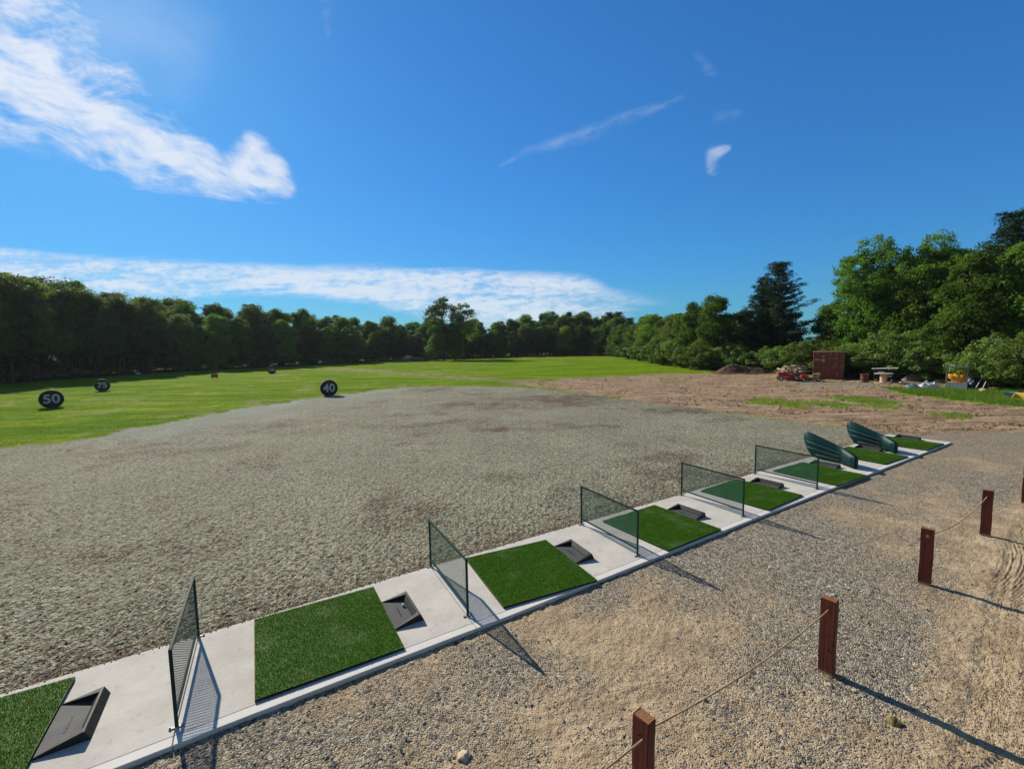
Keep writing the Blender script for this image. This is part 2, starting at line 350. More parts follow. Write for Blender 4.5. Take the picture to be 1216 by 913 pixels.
def concrete_material():
    m, q = new('broomed_concrete'); oc = q.n('ShaderNodeTexCoord').outputs['Object']
    st_ = q.n('ShaderNodeMapping', {'Vector': oc, 'Rotation': (0, 0, R(-31.6)), 'Scale': (60, 1.2, 1)}).outputs[0]
    br = q.noise(st_, 3, 3, .6); n1 = q.noise(oc, 1.6, 6, .65); n2 = q.noise(oc, 30, 4, .6); n3 = q.noise(oc, 7, 6, .75)
    c = q.ramp(n1, [(.3, (.50, .475, .425)), (.55, (.61, .585, .53)), (.75, (.69, .665, .61))])
    c = q.mix(q.m('MULTIPLY', q.step(n3, .54, .70), .45), c, (.34, .29, .23))
    c = q.mix(q.m('MULTIPLY', q.step(n2, .62, .74), .30), c, (.24, .22, .20))
    c = q.mix(q.m('MULTIPLY', q.step(br, .45, .75), .32), c, (.38, .36, .32))
    fin(q, c, .85, q.m('ADD', q.m('MULTIPLY', br, .6), n2), .003, .25)
    return m
CONC = concrete_material()
CONC2 = simple('smooth_concrete', (.68, .66, .62), .8, .12, 3, .002)

# ------------------------------------------------------------------ ground mesh
def make_ground():
    p = np.concatenate([np.linspace(1250, 580, 60)[:-1], np.arange(580, 30, -1.35), np.geomspace(30, 9.4, 50)])
    ys = CH*534.2/p
    ts = np.concatenate([np.linspace(-2.0, -1.5, 14)[:-1], np.arange(-1.5, 1.5, .0027), np.linspace(1.5, 2.0, 14)])
    Y, T = np.meshgrid(ys, ts, indexing='ij'); Xg = Y*T; Yg = Y.copy()
    n1 = fbm(Xg*.35, Yg*.35, 4, 3)-.5; n2 = fbm(Xg*1.3, Yg*1.3, 4, 5)-.5; n3 = fbm(Xg*5, Yg*5, 3, 9)-.5
    jit = n1*1.6+n2*.9+n3*.35
    s_seed = sdpoly(Xg, Yg, SEED); s_dirt = sdpoly(Xg, Yg, DIRT); s_ap = sdpoly(Xg, Yg, APRON); s_wood = sdpoly(Xg, Yg, WOOD); s_slab = sdpoly(Xg, Yg, SLAB)
    farslab = sdline(Xg, Yg, FAR)
    fade = np.clip(farslab/2.5, 0, 1)
    scl = np.clip(Yg/22, .25, 1.6)
    seed = sstep(s_seed+jit*scl*fade, -.12, .12)
    wood = sstep(s_wood+jit*2.5, -.8, .8)
    dirt = sstep(s_dirt+jit*np.clip(Yg/25, .3, 1.5), -.6, .6)
    # weeds growing over the dirt yard
    pat = np.zeros_like(Xg)
    for (cx, cy, rx, ry) in ((15.6, 26.4, 2.0, 3.0), (17.9, 25.3, 1.9, 2.2), (21.0, 26.4, 2.0, 3.4), (19.6, 24.0, 1.4, 1.2), (21.0, 20.9, 1.6, 1.2), (14.5, 40.5, 2.5, 1.2)):
        pat = np.maximum(pat, 1-np.hypot((Xg-cx)/rx, (Yg-cy)/ry)+n2*1.1+n3*.8)
    pat = sstep(pat, .25, .55)
    strip = sstep(sdpoly(Xg, Yg, [(27.6, 33.0), (31.5, 30.6), (34, 30.6), (36.5, 27), (33, 14), (29.5, 17.5), (26.6, 22.3), (25.4, 26.5), (25.6, 30)])+jit*.6, -.3, .4)
    ap = sstep(s_ap+jit*1.2, -.5, .9)
    lawn = np.ones_like(Xg)
    inyard = np.maximum(dirt, ap)
    lawn = np.clip(1-inyard, 0, 1); lawn = np.maximum(lawn, np.maximum(pat*.85, strip)*(1-ap))
    # pale worn trail and bald spots in the lawn
    tr_ = np.exp(-(sdline(Xg, Yg, [(-4.3, 49), (-12, 58), (-30, 76)])/(.9+.02*Yg))**2)*(.5+n2*2.2)
    bald = sstep(n1+n2*.7+.25*n3, .22, .34)*.5
    mossy = np.exp(-np.maximum(0, np.abs(s_seed))/1.1)*(s_seed < .4)*np.clip(n2*4+.3, 0, 1)*.7
    lawn = np.clip(lawn*(1-np.clip(tr_, 0, .75))*(1-bald*.8)*(1-np.where(Xg < 0, mossy, 0)), 0, 1)
    lawn = lawn*(1-seed); dirt2 = np.clip(np.maximum(dirt, np.where(ap > .5, 0, 1)), 0, 1)*(1-ap*.85)
    grav = np.clip(.74-np.maximum(0, sdline(Xg, Yg, NEAR)-.6)/10+n1*1.1+n2*.9+n3*.3, 0.18, 1)
    padm = sstep(1-np.hypot((Xg-26.5)/5.5, (Yg-36.2)/3.3)+n2*.9, .15, .45)
    grav = np.maximum(grav, padm); dirt2 = dirt2*(1-padm*.85)
    beyond = sstep(s_slab*0+np.hypot(Xg-17, Yg-17.5), 6, 3); grav = np.maximum(grav, beyond*.8)
    # tyre track across the sandy corner
    trk = [(2.4, 2.2), (3.55, 3.15), (4.3, 3.75), (5.2, 4.5), (6.5, 5.6), (9.5, 8.0), (14, 11)]
    dt = sdline(Xg, Yg, trk); trm = sstep(dt, .30, .16)
    s = (Xg*.76+Yg*.65)
    grav = grav*(1-.85*sstep(dt, .75, .3))
    fresh = np.exp(-(np.maximum(0, s_seed-1.2)/3.2)**2)*sstep(Xg, -7, -12)*sstep(Yg, 17, 20)*np.clip(.8+n2*2, 0, 1)
    dark = np.exp(-((Xg-3.5+n1*4)/6.5)**2-((Yg-29.5+n1*5)/2.2)**2)+.8*np.exp(-((Xg-8.5+n1*4)/3.5)**2-((Yg-24.0+n1*4)/1.2)**2)+.7*np.exp(-((Xg+4)/6)**2-((Yg-20+n1*6)/1.5)**2)
    thin = dark*.9*np.clip(1+n2*2, 0, 1.4)+np.clip(.35*np.exp(-farslab/.5)*2+sstep(n1+.6*n2+.3*n3, .02, .34)*.7+.10, 0, 1)
    # heights
    near = sstep(Yg, 17, 9)
    clod = (1-np.abs(fbm(Xg*9, Yg*9, 2, 21)*2-1))**1.0
    clod2 = fbm(Xg*27+3, Yg*27, 3, 31, .6)
    z = np.full_like(Xg, -.045)
    z += seed*(.018+near*((clod2-.5)*.062+(clod-.6)*.020)+n2*.03)
    z += (1-seed)*(n2*.05*np.clip(Yg/25, .25, 1)+n1*.12*np.clip((Yg-8)/40, 0, 1))
    z += ap*(1-seed)*sstep(Yg, 12, 7)*((fbm(Xg*22, Yg*22, 3, 41)-.5)*.020+(fbm(Xg*7, Yg*7, 3, 45)-.5)*.022)
    rut = np.abs(fbm(Xg*.35+Yg*.25, (Yg*.95-Xg*.3)*1.1, 3, 51)-.5)
    z += dirt*(1-ap)*(1-seed)*(.045*sstep(rut, .07, 0)*np.clip(Yg/25, .2, 1)*-1+.02*n3)
    z += trm*(-.018+.007*np.sign(np.sin(s*2*math.pi/.055))*(np.sin(dt*2*math.pi/.11) > -.2))
    z += lawn*.03
    z = np.where(s_slab > .03, -.20, np.where(s_slab > -.25, np.minimum(z, -.012), z))
    lip = np.exp(-(farslab/.12)**2)*(s_seed > 0)*(n3*2+.3); z = np.where((s_slab <= 0), z+lip*.012, z)
    nr, nc = Xg.shape
    V = np.stack([Xg, Yg, z], -1).reshape(-1, 3)
    idx = np.arange(nr*nc).reshape(nr, nc)
    F = np.stack([idx[:-1, :-1], idx[:-1, 1:], idx[1:, 1:], idx[1:, :-1]], -1).reshape(-1, 4)
    # which zone owns the face
    zone = np.full((nr, nc), 0)            # 0 apron, 1 dirt yard, 2 seeded soil, 3 lawn, 4 wood floor
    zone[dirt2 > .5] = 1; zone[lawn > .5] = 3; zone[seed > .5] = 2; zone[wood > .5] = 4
    zf = zone[:-1, :-1].reshape(-1)
    one = np.ones_like(Xg)
    wa = np.stack([seed, lawn, dirt2, one], -1).reshape(-1, 4).astype(np.float32)
    wb = np.stack([wood, grav, np.clip(thin, 0, 1.4), fresh], -1).reshape(-1, 4).astype(np.float32)
    for zi, nm in enumerate(('gravel_apron', 'dirt_yard', 'seeded_soil', 'lawn', 'forest_floor')):
        f = F[zf == zi]; u, inv = np.unique(f, return_inverse=True)
        me = npmesh(nm, V[u], inv.reshape(f.shape), True)
        for an, arr in (('wa', wa), ('wb', wb)):
            at = me.attributes.new(an, 'FLOAT_COLOR', 'POINT'); at.data.foreach_set('color', arr[u].ravel())
        tag(link(nm, me, GROUND), kind='structure')
make_ground()
# wide sheet underneath, out to the horizon
mg, q = new('far_ground'); oc = q.n('ShaderNodeTexCoord').outputs['Object']; fin(q, q.mix(q.noise(oc, .2, 5), (.05, .07, .02), (.14, .12, .06)), .95, spec=.1)
me = npmesh('ground', [(-265, -265, -.35), (265, -265, -.35), (265, 265, -.35), (-265, 265, -.35)], [(0, 1, 2, 3)])
tag(link('ground', me, mg), kind='structure')

# ------------------------------------------------------------------ concrete strip the bays stand on
UX, UY = .8516, .5241
def lerp2(poly, t):
    L = [math.dist(a, b) for a, b in zip(poly, poly[1:])]; s = t*sum(L)
    for l, a, b in zip(L, poly, poly[1:]):
        if s <= l: return (a[0]+(b[0]-a[0])*s/l, a[1]+(b[1]-a[1])*s/l)
        s -= l
    return poly[-1]
DIV = [((-4.06, 5.45), (-3.31, 4.06)), ((-1.41, 7.18), (-.65, 5.78)), ((1.35, 8.78), (2.1, 7.41)), ((3.98, 10.44), (4.76, 9.07)), ((6.62, 12.06), (7.41, 10.71))]
def at_edge(poly, a, b):
    """where the line through a and b meets a polyline"""
    best = None
    for p0, p1 in zip(poly, poly[1:]):
        d = (b[0]-a[0], b[1]-a[1]); e = (p1[0]-p0[0], p1[1]-p0[1]); den = d[0]*e[1]-d[1]*e[0]
        if abs(den) < 1e-9: continue
        s = ((a[0]-p0[0])*d[1]-(a[1]-p0[1])*d[0])/(e[0]*d[1]-e[1]*d[0])
        if -.001 <= s <= 1.001: best = (p0[0]+e[0]*s, p0[1]+e[1]*s)
    return best
def inset(p, q_, d): L = math.dist(p, q_); return (p[0]+(q_[0]-p[0])*d/L, p[1]+(q_[1]-p[1])*d/L)
cuts = [((-12.2, .3), (-9.9, -.4))]+[(at_edge(FAR, a, b), at_edge(NEAR, a, b)) for a, b in DIV]
cuts += [(at_edge(FAR, (9.25, 13.48), (10.0, 12.2)), at_edge(NEAR, (9.25, 13.48), (10.0, 12.2))), (at_edge(FAR, (11.79, 15.11), (12.5, 13.83)), at_edge(NEAR, (11.79, 15.11), (12.5, 13.83))), (FAR[-1], NEAR[-1])]
BORD = .13
def sub(poly, c0, c1):
    """polyline vertices strictly between two cut points"""
    def par(pt):
        s = 0
        for a, b in zip(poly, poly[1:]):
            l = math.dist(a, b); dd = abs(math.dist(a, pt)+math.dist(pt, b)-l)
            if dd < 1e-4: return s+math.dist(a, pt)
            s += l
        return s
    s0, s1 = par(c0), par(c1); o = []; s = 0
    for i, a in enumerate(poly):
        if s0+.02 < s < s1-.02: o.append(a)
        if i+1 < len(poly): s += math.dist(a, poly[i+1])
    return o
def norm_in(p): return (p[0]-.5241*BORD, p[1]+.8516*BORD)
pan = MB(); bor = MB(); G = .004
for (fa, na), (fb, nb) in zip(cuts, cuts[1:]):
    def sh(p, s): return (p[0]+UX*s, p[1]+UY*s)
    top = [sh(fa, G)]+sub(FAR, fa, fb)+[sh(fb, -G)]
    bot = [sh(na, G)]+sub(NEAR, na, nb)+[sh(nb, -G)]
    boti = [norm_in(p) for p in bot]
    pan.prism(boti+top[::-1], -.14, 0)
    bor.prism([(p[0], p[1]) for p in bot]+[(p[0]+.5241*.006, p[1]-.8516*.006) for p in boti[::-1]], -.14, .003)
pad = pan.build('concrete_pad', CONC)
for o_ in (pad,):
    md = o_.modifiers.new('b', 'BEVEL'); md.width = .008; md.segments = 2
tag(pad, kind='structure')
kb = bor.build('concrete_kerb', CONC2); md = kb.modifiers.new('b', 'BEVEL'); md.width = .008; md.segments = 2
tag(kb, kind='structure')

# ------------------------------------------------------------------ turf mats
mt, q = new('turf'); oc = q.n('ShaderNodeTexCoord').outputs['Object']; ob = q.n('ShaderNodeObjectInfo')
wear = q.step(q.m('ADD', q.noise(q.vm('ADD', oc, q.vm('SCALE', ob.outputs['Location'], sc=3.7)), 2.2, 4, .6), 0), .50, .72)
tc_ = q.ramp(q.noise(oc, 120, 2, .6), [(.25, (.028, .085, .004)), (.5, (.068, .175, .010)), (.75, (.125, .25, .026))])
tc_ = q.mix(q.m('MULTIPLY', wear, .38), tc_, (.27, .33, .16))
vsp = q.n('ShaderNodeTexVoronoi', {'Vector': q.vm('ADD', oc, ob.outputs['Location']), 'Scale': 38.0}); tc_ = q.mix(q.m('MULTIPLY', q.step(vsp.outputs['Distance'], .16, .08), q.step(q.n('ShaderNodeSeparateColor', {0: vsp.outputs['Color']}).outputs[0], .80, .86)), tc_, (.55, .58, .45))
bs = q.n('ShaderNodeBsdfPrincipled', {'Base Color': tc_, 'Roughness': .65, 'Specular IOR Level': .12})
tl = q.n('ShaderNodeBsdfTranslucent', {'Color': q.mix(1, tc_, (1.3, 1.5, .6), 'MULTIPLY')})
ms = q.n('ShaderNodeMixShader', {0: .22, 1: bs.outputs[0], 2: tl.outputs[0]}); q.nt.links.new(ms.outputs[0], q.n('ShaderNodeOutputMaterial').inputs[0])
TURF = mt
RUB = simple('black_rubber', (.016, .017, .018), .65, .2, 8, .002)
RUBG = simple('worn_grey_rubber', (.062, .066, .07), .75, .25, 5, .001)
MU, MV = 1.57, 1.60
def turf_mesh():
    n = 42000
    x = rng.uniform(-MU/2+.006, MU/2-.006, n); y = rng.uniform(-MV/2+.006, MV/2-.006, n)
    a = rng.uniform(0, 2*math.pi, n); hh = rng.uniform(.010, .019, n); wd = rng.uniform(.0016, .0032, n); ln = rng.normal(0, .007, (n, 2))
    ln[:, 0] += .004*np.sin(x*3+y*2)
    dx, dy = np.cos(a)*wd, np.sin(a)*wd; z0 = .034
    V = np.stack([np.stack([x-dx, y-dy, np.full(n, z0)], -1), np.stack([x+dx, y+dy, np.full(n, z0)], -1), np.stack([x+ln[:, 0], y+ln[:, 1], z0+hh], -1)], 1).reshape(-1, 3)
    F = np.arange(3*n).reshape(n, 3)
    # backing cloth
    b = np.array([(-MU/2, -MV/2, z0), (MU/2, -MV/2, z0), (MU/2, MV/2, z0), (-MU/2, MV/2, z0)])
    V = np.concatenate([V, b]); F = np.concatenate([F, [[3*n, 3*n+1, 3*n+2], [3*n, 3*n+2, 3*n+3]]])
    return npmesh('turf', V, F)
CHALK = simple('pale_specks', (.75, .76, .70), .8, .1)
def make_mat():
    root = empty('tee_mat')
    MB().box((0, 0, .0175), (MU, MV, .031), bevel=.004).build('rubber_base', RUB, root)
    link('turf', turf_mesh(), TURF, root)
    return root
MATS = [((-1.39, 5.16), (-2.22, 6.6), 'leftmost green turf mat, cut off by the lower left corner of the photo'),
        ((-2.70, 4.32), (-3.52, 5.75), 'green turf mat with pale worn middle, lying between the two nearest mesh dividers'),
        ((-.15, 5.89), (-.86, 7.41), 'green turf mat between the second and third mesh dividers from the left'),
        ((2.66, 7.55), (1.81, 8.87), 'green turf mat between the third and fourth mesh dividers from the left'),
        ((5.43, 9.34), (4.55, 10.64), 'green turf mat between the fourth mesh divider and the farthest mesh divider'),
        ((8.02, 10.87), (7.22, 12.2), 'green turf mat between the farthest mesh divider and the nearer solid teal divider'),
        ((10.71, 12.72), (9.93, 14.06), 'green turf mat between the two solid teal dividers'),
        ((13.29, 14.24), (12.5, 15.55), 'rightmost green turf mat, at the far end of the concrete strip')]
ctr = []
ctrs = [((-5.51, 2.56), (-6.30, 3.95))]+[(a, b) for a, b, _ in MATS[1:]]
mat0 = make_mat(); tray_pos = []
for i, ((a, b), (_, _, lab)) in enumerate(zip(ctrs, MATS)):
    dx, dy = b[0]-a[0], b[1]-a[1]; L = math.hypot(dx, dy); dx /= L; dy /= L     # v direction (to the field)
    ang = math.atan2(-dx, dy)                                                  # local +Y along (dx,dy)
    lx, ly = math.cos(ang), math.sin(ang)
    mx, my = (a[0]+b[0])/2, (a[1]+b[1])/2
    cx, cy = mx+lx*MU/2, my+ly*MU/2
    o = mat0 if i == 0 else copy_tree(mat0)
    o.location = (cx, cy, .0); o.rotation_euler = (0, 0, ang)
    tag(o, lab, 'golf mat', 'green tee mats along the concrete strip')
    tray_pos.append((cx+lx*(MU/2+.006), cy+ly*(MU/2+.006), ang))
# a few pale tufts and broken tees lie on mats: part of their wear, handled in the turf material

# ball trays: low tray open towards the mat
def make_tray():
    root = empty('ball_tray')
    hl, hs, d, h = .36, .30, .34, .095
    fl = MB(); fl.prism([(0, -hl+.02), (d-.03, -hs+.02), (d-.03, hs-.02), (0, hl-.02)], .002, .014)
    fl.build('tray_floor', RUBG, root)
    wl = MB(); bm = wl.bm
    def ramp_wall(p0, p1, q0, q1):      # outer foot p, inner foot q; height grows from mat side to the back
        vs_ = [bm.verts.new(v) for v in ((p0[0], p0[1], 0), (q0[0], q0[1], 0), (q0[0], q0[1], .02), (p0[0], p0[1], .02),
                                         (p1[0], p1[1], 0), (q1[0], q1[1], 0), (q1[0], q1[1], h), (p1[0], p1[1], h))]
        for f in ((0, 1, 2, 3), (4, 7, 6, 5), (0, 4, 5, 1), (1, 5, 6, 2), (2, 6, 7, 3), (3, 7, 4, 0)): bm.faces.new([vs_[j] for j in f])
    for s in (-1, 1): ramp_wall((0, s*hl), (d, s*(hs+.03)), (0, s*(hl-.012)), (d, s*(hs-.05)))
    bk = bmesh.new()
    pts = [(d-.055, h-.06), (d-.012, h), (d+.01, h), (d+.055, .0), (d-.07, .0)]
    m_ = Matrix(((1, 0, 0, 0), (0, 0, 1, 0), (0, 1, 0, 0), (0, 0, 0, 1)))
    wl.prism(pts, -(hs+.032), hs+.032, mtx=m_)
    wobj = wl.build('tray_wall', RUB, root); md = wobj.modifiers.new('b', 'BEVEL'); md.width = .006; md.segments = 2
    # raised lettering bar, too worn to read: a row of short embossed strokes
    eb = MB()
    for i in range(9): eb.box((.15+random.uniform(-.003, .003), -.12+i*.03, .0155), (.022, .016, .003))
    eb.build('embossed_mark', RUB, root)
    return root
tray0 = make_tray()
near_words = ['beside the leftmost mat in the lower left corner', 'with a ball in it, beside the second mat', 'beside the third mat from the left', 'beside the fourth mat from the left',
              'beside the fifth mat, in front of the farthest mesh divider', 'beside the sixth mat, partly behind the nearer teal divider', 'beside the seventh mat, partly behind the farther teal divider', 'behind the rightmost mat at the end of the strip']
offs = [0, -.02, .17, .12, .12, .3, .3, .25]
for i, (x, y, a) in enumerate(tray_pos):
    o = tray0 if i == 0 else copy_tree(tray0)
    ox = offs[i]; o.location = (x-math.sin(a)*ox, y+math.cos(a)*ox, .001); o.rotation_euler = (0, 0, a)
    tag(o, 'black rubber ball tray '+near_words[i], 'ball tray', 'black ball trays beside the mats')
BALL = simple('ball_white', (.8, .8, .77), .35, .02)
x, y, a = tray_pos[1]
b_ = MB(); bmesh.ops.create_uvsphere(b_.bm, u_segments=20, v_segments=12, radius=.0215)
for f in b_.bm.faces: f.smooth = True
o = b_.build('golf_ball', BALL); o.location = (x+math.cos(a)*.24-math.sin(a)*.08, y+math.sin(a)*.24+math.cos(a)*.08, .037); tag(o, 'small white golf ball in the black tray next to the second mat', 'golf ball')

# ------------------------------------------------------------------ mesh dividers
GRN = simple('dark_green_powdercoat', (.008, .045, .035), .7, .1, 10, 0, 0, .2)
NETM = simple('dark_green_mesh', (.028, .13, .10), .4, .1, 10, 0, 0, .5)
STEEL = simple('galvanised_bracket', (.30, .31, .31), .6, .2, 20, 0, .3)
DL, DH, ZB = 1.56, .80, .125
def make_divider():
    root = empty('mesh_divider')
    for y in (0, DL): 
        MB().box((0, y, DH/2), (.028, .028, DH), bevel=.003).build('post', GRN, root)
    MB().box((0, DL/2, DH-.014), (.028, DL-.03, .028), bevel=.003).build('top_rail', GRN, root)
    MB().box((0, DL/2, ZB), (.024, DL-.03, .024), bevel=.003).build('bottom_rail', GRN, root)
    # expanded mesh: two families of thin diagonal strands
    y0, y1, z0, z1 = .014, DL-.014, ZB+.012, DH-.028; sp = .0245; wv = .0028; V = []; F = []
    for sgn in (1, -1):
        c = -3.0
        while c < 4:
            # line z = z0 + sgn*.62*(y - c)
            pts = []
            for yy_ in (y0, y1):
                zz = z0+sgn*.62*(yy_-c)
                if z0 <= zz <= z1: pts.append((yy_, zz))
            for zz in (z0, z1):
                yy_ = c+sgn*(zz-z0)/.62
                if y0 < yy_ < y1: pts.append((yy_, zz))
            if len(pts) >= 2:
                (ya, za), (yb, zb_) = pts[0], pts[1]; L = math.hypot(yb-ya, zb_-za)
                if L > .01:
                    ny, nz = -(zb_-za)/L*wv, (yb-ya)/L*wv; i0 = len(V); x_ = .0007*sgn
                    for dx in (-.0005, .0005):
                        V += [(x_+dx, ya+ny, za+nz), (x_+dx, yb+ny, zb_+nz), (x_+dx, yb-ny, zb_-nz), (x_+dx, ya-ny, za-nz)]
                    F += [(i0, i0+1, i0+2, i0+3), (i0+7, i0+6, i0+5, i0+4), (i0, i0+4, i0+5, i0+1), (i0+3, i0+2, i0+6, i0+7)]
            c += sp/.62*1.05
    link('mesh_panel', npmesh('mesh_panel', V, F), NETM, root)
    for y in (0, DL):
        b = MB(); b.box((0, y, .004), (.13, .03, .006), bevel=.001)
        for sx in (-1, 1): b.tube([(sx*.055, y, .006), (sx*.055, y, .020)], .009, 6)
        b.build('foot_bracket', STEEL, root)
    return root
div0 = make_divider()
DLAB = ['nearest mesh divider, seen almost edge on, left of the second mat', 'second mesh divider from the left, between the second and third mats', 'third mesh divider from the left, between the third and fourth mats',
        'fourth mesh divider from the left, between the fourth and fifth mats', 'farthest mesh divider, just before the solid teal dividers']
for i, (a, b) in enumerate(DIV):
    o = div0 if i == 0 else copy_tree(div0)
    # origin at near foot b, local +Y towards a
    o.location = (b[0], b[1], .003); o.rotation_euler = (0, 0, math.atan2(-(a[0]-b[0]), a[1]-b[1]))
    tag(o, 'dark green '+DLAB[i], 'bay divider', 'green mesh dividers between the tee bays')

# ------------------------------------------------------------------ solid fin dividers
TEAL = simple('teal_plastic', (.002, .038, .042), .5, .12, 4, 0, 0, .2)
GROOVE = simple('pale_groove_edge', (.20, .33, .32), .5, .1)
def make_fin():
    root = empty('fin_divider')
    # side profile in (s, z); s runs from the far end to the near end; plan bends gently
    ss = [-.36, -.33, -.26, -.1, .2, .5, .68, .76, .84, 1.0, 1.16, 1.21]
    top = [.70, .775, .80, .765, .66, .555, .485, .455, .44, .40, .36, .33]
    bot = [.60, .46, .28, .06, .02, .015, .012, .01, .006, .004, .004, .004]
    def plan(s):
        if s < .68: return (0.0, s)
        if s < .84: u = (s-.68)/.16; return (.05*u, s)
        return (.05+.19*(s-.84)/.37, s-.05*(s-.84)/.37)
    def th(s): return .028 if s < .68 else (.028+.05*math.sin(min(1, (s-.68)/.16)*math.pi/2) if s < .84 else .078)
    b = MB(); L_ = []
    for s, t_, bt in zip(ss, top, bot):
        x, y = plan(s); w_ = th(s)
        L_.append([b.bm.verts.new(v) for v in ((x-w_, y, bt), (x-w_, y, t_-.012), (x-w_*.6, y, t_), (x+w_*.6, y, t_), (x+w_, y, t_-.012), (x+w_, y, bt))])
    for p, q_ in zip(L_, L_[1:]):
        for j in range(6):
            f = b.bm.faces.new((p[j], p[(j+1) % 6], q_[(j+1) % 6], q_[j])); f.smooth = j != 5
    b.bm.faces.new(L_[0]); b.bm.faces.new(L_[-1][::-1])
    b.build('fin_panel', TEAL, root)
    for lv in (.2, .42, .64) :
        g = MB(); P_ = []
        for side in (-1, 1):
            pts = []
            for s in (-.27, 0, .3, .6, .68):
                t_ = np.interp(s, ss, top); bt = max(np.interp(s, ss, bot), .02)
                zz = lv*(.80-(s+.27)*.33); 
                if zz < bt+.03 or zz > t_-.03: continue
                pts.append((side*(.0285), s, zz))
            if len(pts) > 1: g.tube(pts, .0035, 6)
        g.build('groove_line', GROOVE, root)
    e = MB(); e.box((.21, 1.10, .175), (.15, .16, .33), rot=(0, 0, R(-8)), bevel=.03); e.build('end_box', TEAL, root)
    return root
fin0 = make_fin()
for i, (a, b, lab) in enumerate((((9.25, 13.48), (9.61, 12.84), 'nearer solid dark teal plastic divider with pale groove lines'), ((11.79, 15.11), (12.13, 14.45), 'farther solid dark teal plastic divider, near the end of the strip'))):
    o = fin0 if i == 0 else copy_tree(fin0)
    o.location = (a[0], a[1], .002); o.rotation_euler = (0, 0, math.atan2(-(b[0]-a[0]), b[1]-a[1]))
    tag(o, lab, 'bay divider', 'solid teal dividers at the far bays')

# ------------------------------------------------------------------ rope posts
mw, q = new('stained_wood'); oc = q.n('ShaderNodeTexCoord').outputs['Object']; ge = q.n('ShaderNodeNewGeometry')
gr = q.noise(q.n('ShaderNodeMapping', {'Vector': oc, 'Scale': (14, 14, 1.0)}).outputs[0], 2, 6, .65, .5)
stn = q.ramp(gr, [(.3, (.055, .011, .008)), (.55, (.125, .024, .016)), (.75, (.17, .040, .027))])
endg = q.ramp(q.noise(q.n('ShaderNodeMapping', {'Vector': oc, 'Scale': (60, 12, 60)}).outputs[0], 1.3, 6, .7, 1.5), [(.3, (.05, .018, .008)), (.5, (.26, .11, .035)), (.7, (.42, .21, .08))])
zz = q.n('ShaderNodeSeparateXYZ', {0: ge.outputs['Normal']}).outputs[2]
oz = q.n('ShaderNodeSeparateXYZ', {0: oc}).outputs[2]
scuff = q.m('MULTIPLY', q.step(q.noise(oc, 13, 5, .7), .60, .68), .5)
cw = q.mix(scuff, stn, (.22, .09, .055)); cw = q.mix(q.step(oz, .05, .01), cw, (.30, .23, .15)); cw = q.mix(q.step(zz, .5, .9), cw, endg)
fin(q, cw, .6, gr, .006, .35)
WOODM = mw
ROPE = simple('tan_rope', (.50, .33, .20), .85, .2, 60, .003, fine=300)
HOLE = simple('dark_hole', (.01, .006, .005), .9, .1)
POSTS = [((.955, 3.16), .885, 'nearest rope post, cut off by the bottom edge of the photo'), ((3.44, 4.69), .865, 'second rope post from the front, with a hole low on its face'),
         ((6.16, 6.47), .86, 'third rope post from the front, a pale rope knot near its top'), ((8.78, 8.10), .86, 'fourth rope post, between two ropes near the right edge'), ((11.32, 9.66), .88, 'fifth rope post, cut by the right edge of the photo')]
# long face looks to the camera left
for i, ((x, y), h, lab) in enumerate(POSTS):
    root = empty('rope_post', (x, y, -.045), R(-52+random.uniform(-5, 5)), label='dark red wooden '+lab, cat='post', group='red wooden rope posts')
    b = MB(); b.box((0, 0, h/2), (.145, .092, h), bevel=.004)
    bm = b.bm; bmesh.ops.subdivide_edges(bm, edges=[e for e in bm.edges if e.calc_length() > .3], cuts=10)
    for v in bm.verts:
        n_ = Vector(v.co); v.co.x += .0025*math.sin(n_.z*9+i*2); v.co.y += .003*math.sin(n_.z*7+i)
        if v.co.z > h-.01: v.co.z += random.uniform(-.006, .004)
    b.build('timber', WOODM, root)
    for x_, z_, sgn in ((0, h-.13, -1), (0, h-.13, 1))+(((.03, .30, -1),) if i == 1 else ()):
        MB().tube([(x_, sgn*.0465, z_), (x_, sgn*.0495, z_)], .011, 10).build('drilled_hole', HOLE, root)
def rope(a, b, sag, ends, lab, knot=None):
    a = Vector(a); b = Vector(b); pts = []
    for i in range(33):
        t = i/32; p = a.lerp(b, t); p.z -= sag*4*t*(1-t); pts.append(p)
    m_ = MB()
    # three-strand twist
    L = (b-a).length; axis = (b-a).normalized(); sx = axis.cross(Vector((0, 0, 1))).normalized(); sy = axis.cross(sx)
    n = int(L*70)
    for s in range(3):
        pp = []
        for i in range(n+1):
            t = i/n; p = a.lerp(b, t); p.z -= sag*4*t*(1-t); ph = t*L*2*math.pi/.045+s*2*math.pi/3
            pp.append(p+(sx*math.cos(ph)+sy*math.sin(ph))*.0042)
        m_.tube(pp, .0052, 5)
    for kn in (knot or []):
        kn = Vector(kn)
        for j in range(3):
            c0 = [kn+Vector((math.cos(u)*.012+(j-1)*.008, math.sin(u)*.006, math.sin(u)*.014)) for u in np.linspace(0, 6.6, 12)]
            m_.tube(c0, .006, 5)
    return tag(m_.build('rope', ROPE), lab, 'rope', 'tan ropes strung between the posts')
zr = .70
rope((-1.55, 1.65, zr), (.93, 3.10, zr), .10, 0, 'tan rope running off the bottom edge from the nearest post')
rope((1.0, 3.20, zr-.01), (3.40, 4.65, zr+.01), .085, 0, 'tan rope sagging between the two nearest red posts')
rope((6.22, 6.50, zr), (8.72, 8.06, zr), .12, 0, 'tan rope sagging between the third and fourth posts', knot=[(6.10, 6.40, zr+.02)])
rope((8.82, 8.13, zr), (11.28, 9.63, zr), .12, 0, 'tan rope between the fourth and fifth posts at the right edge')

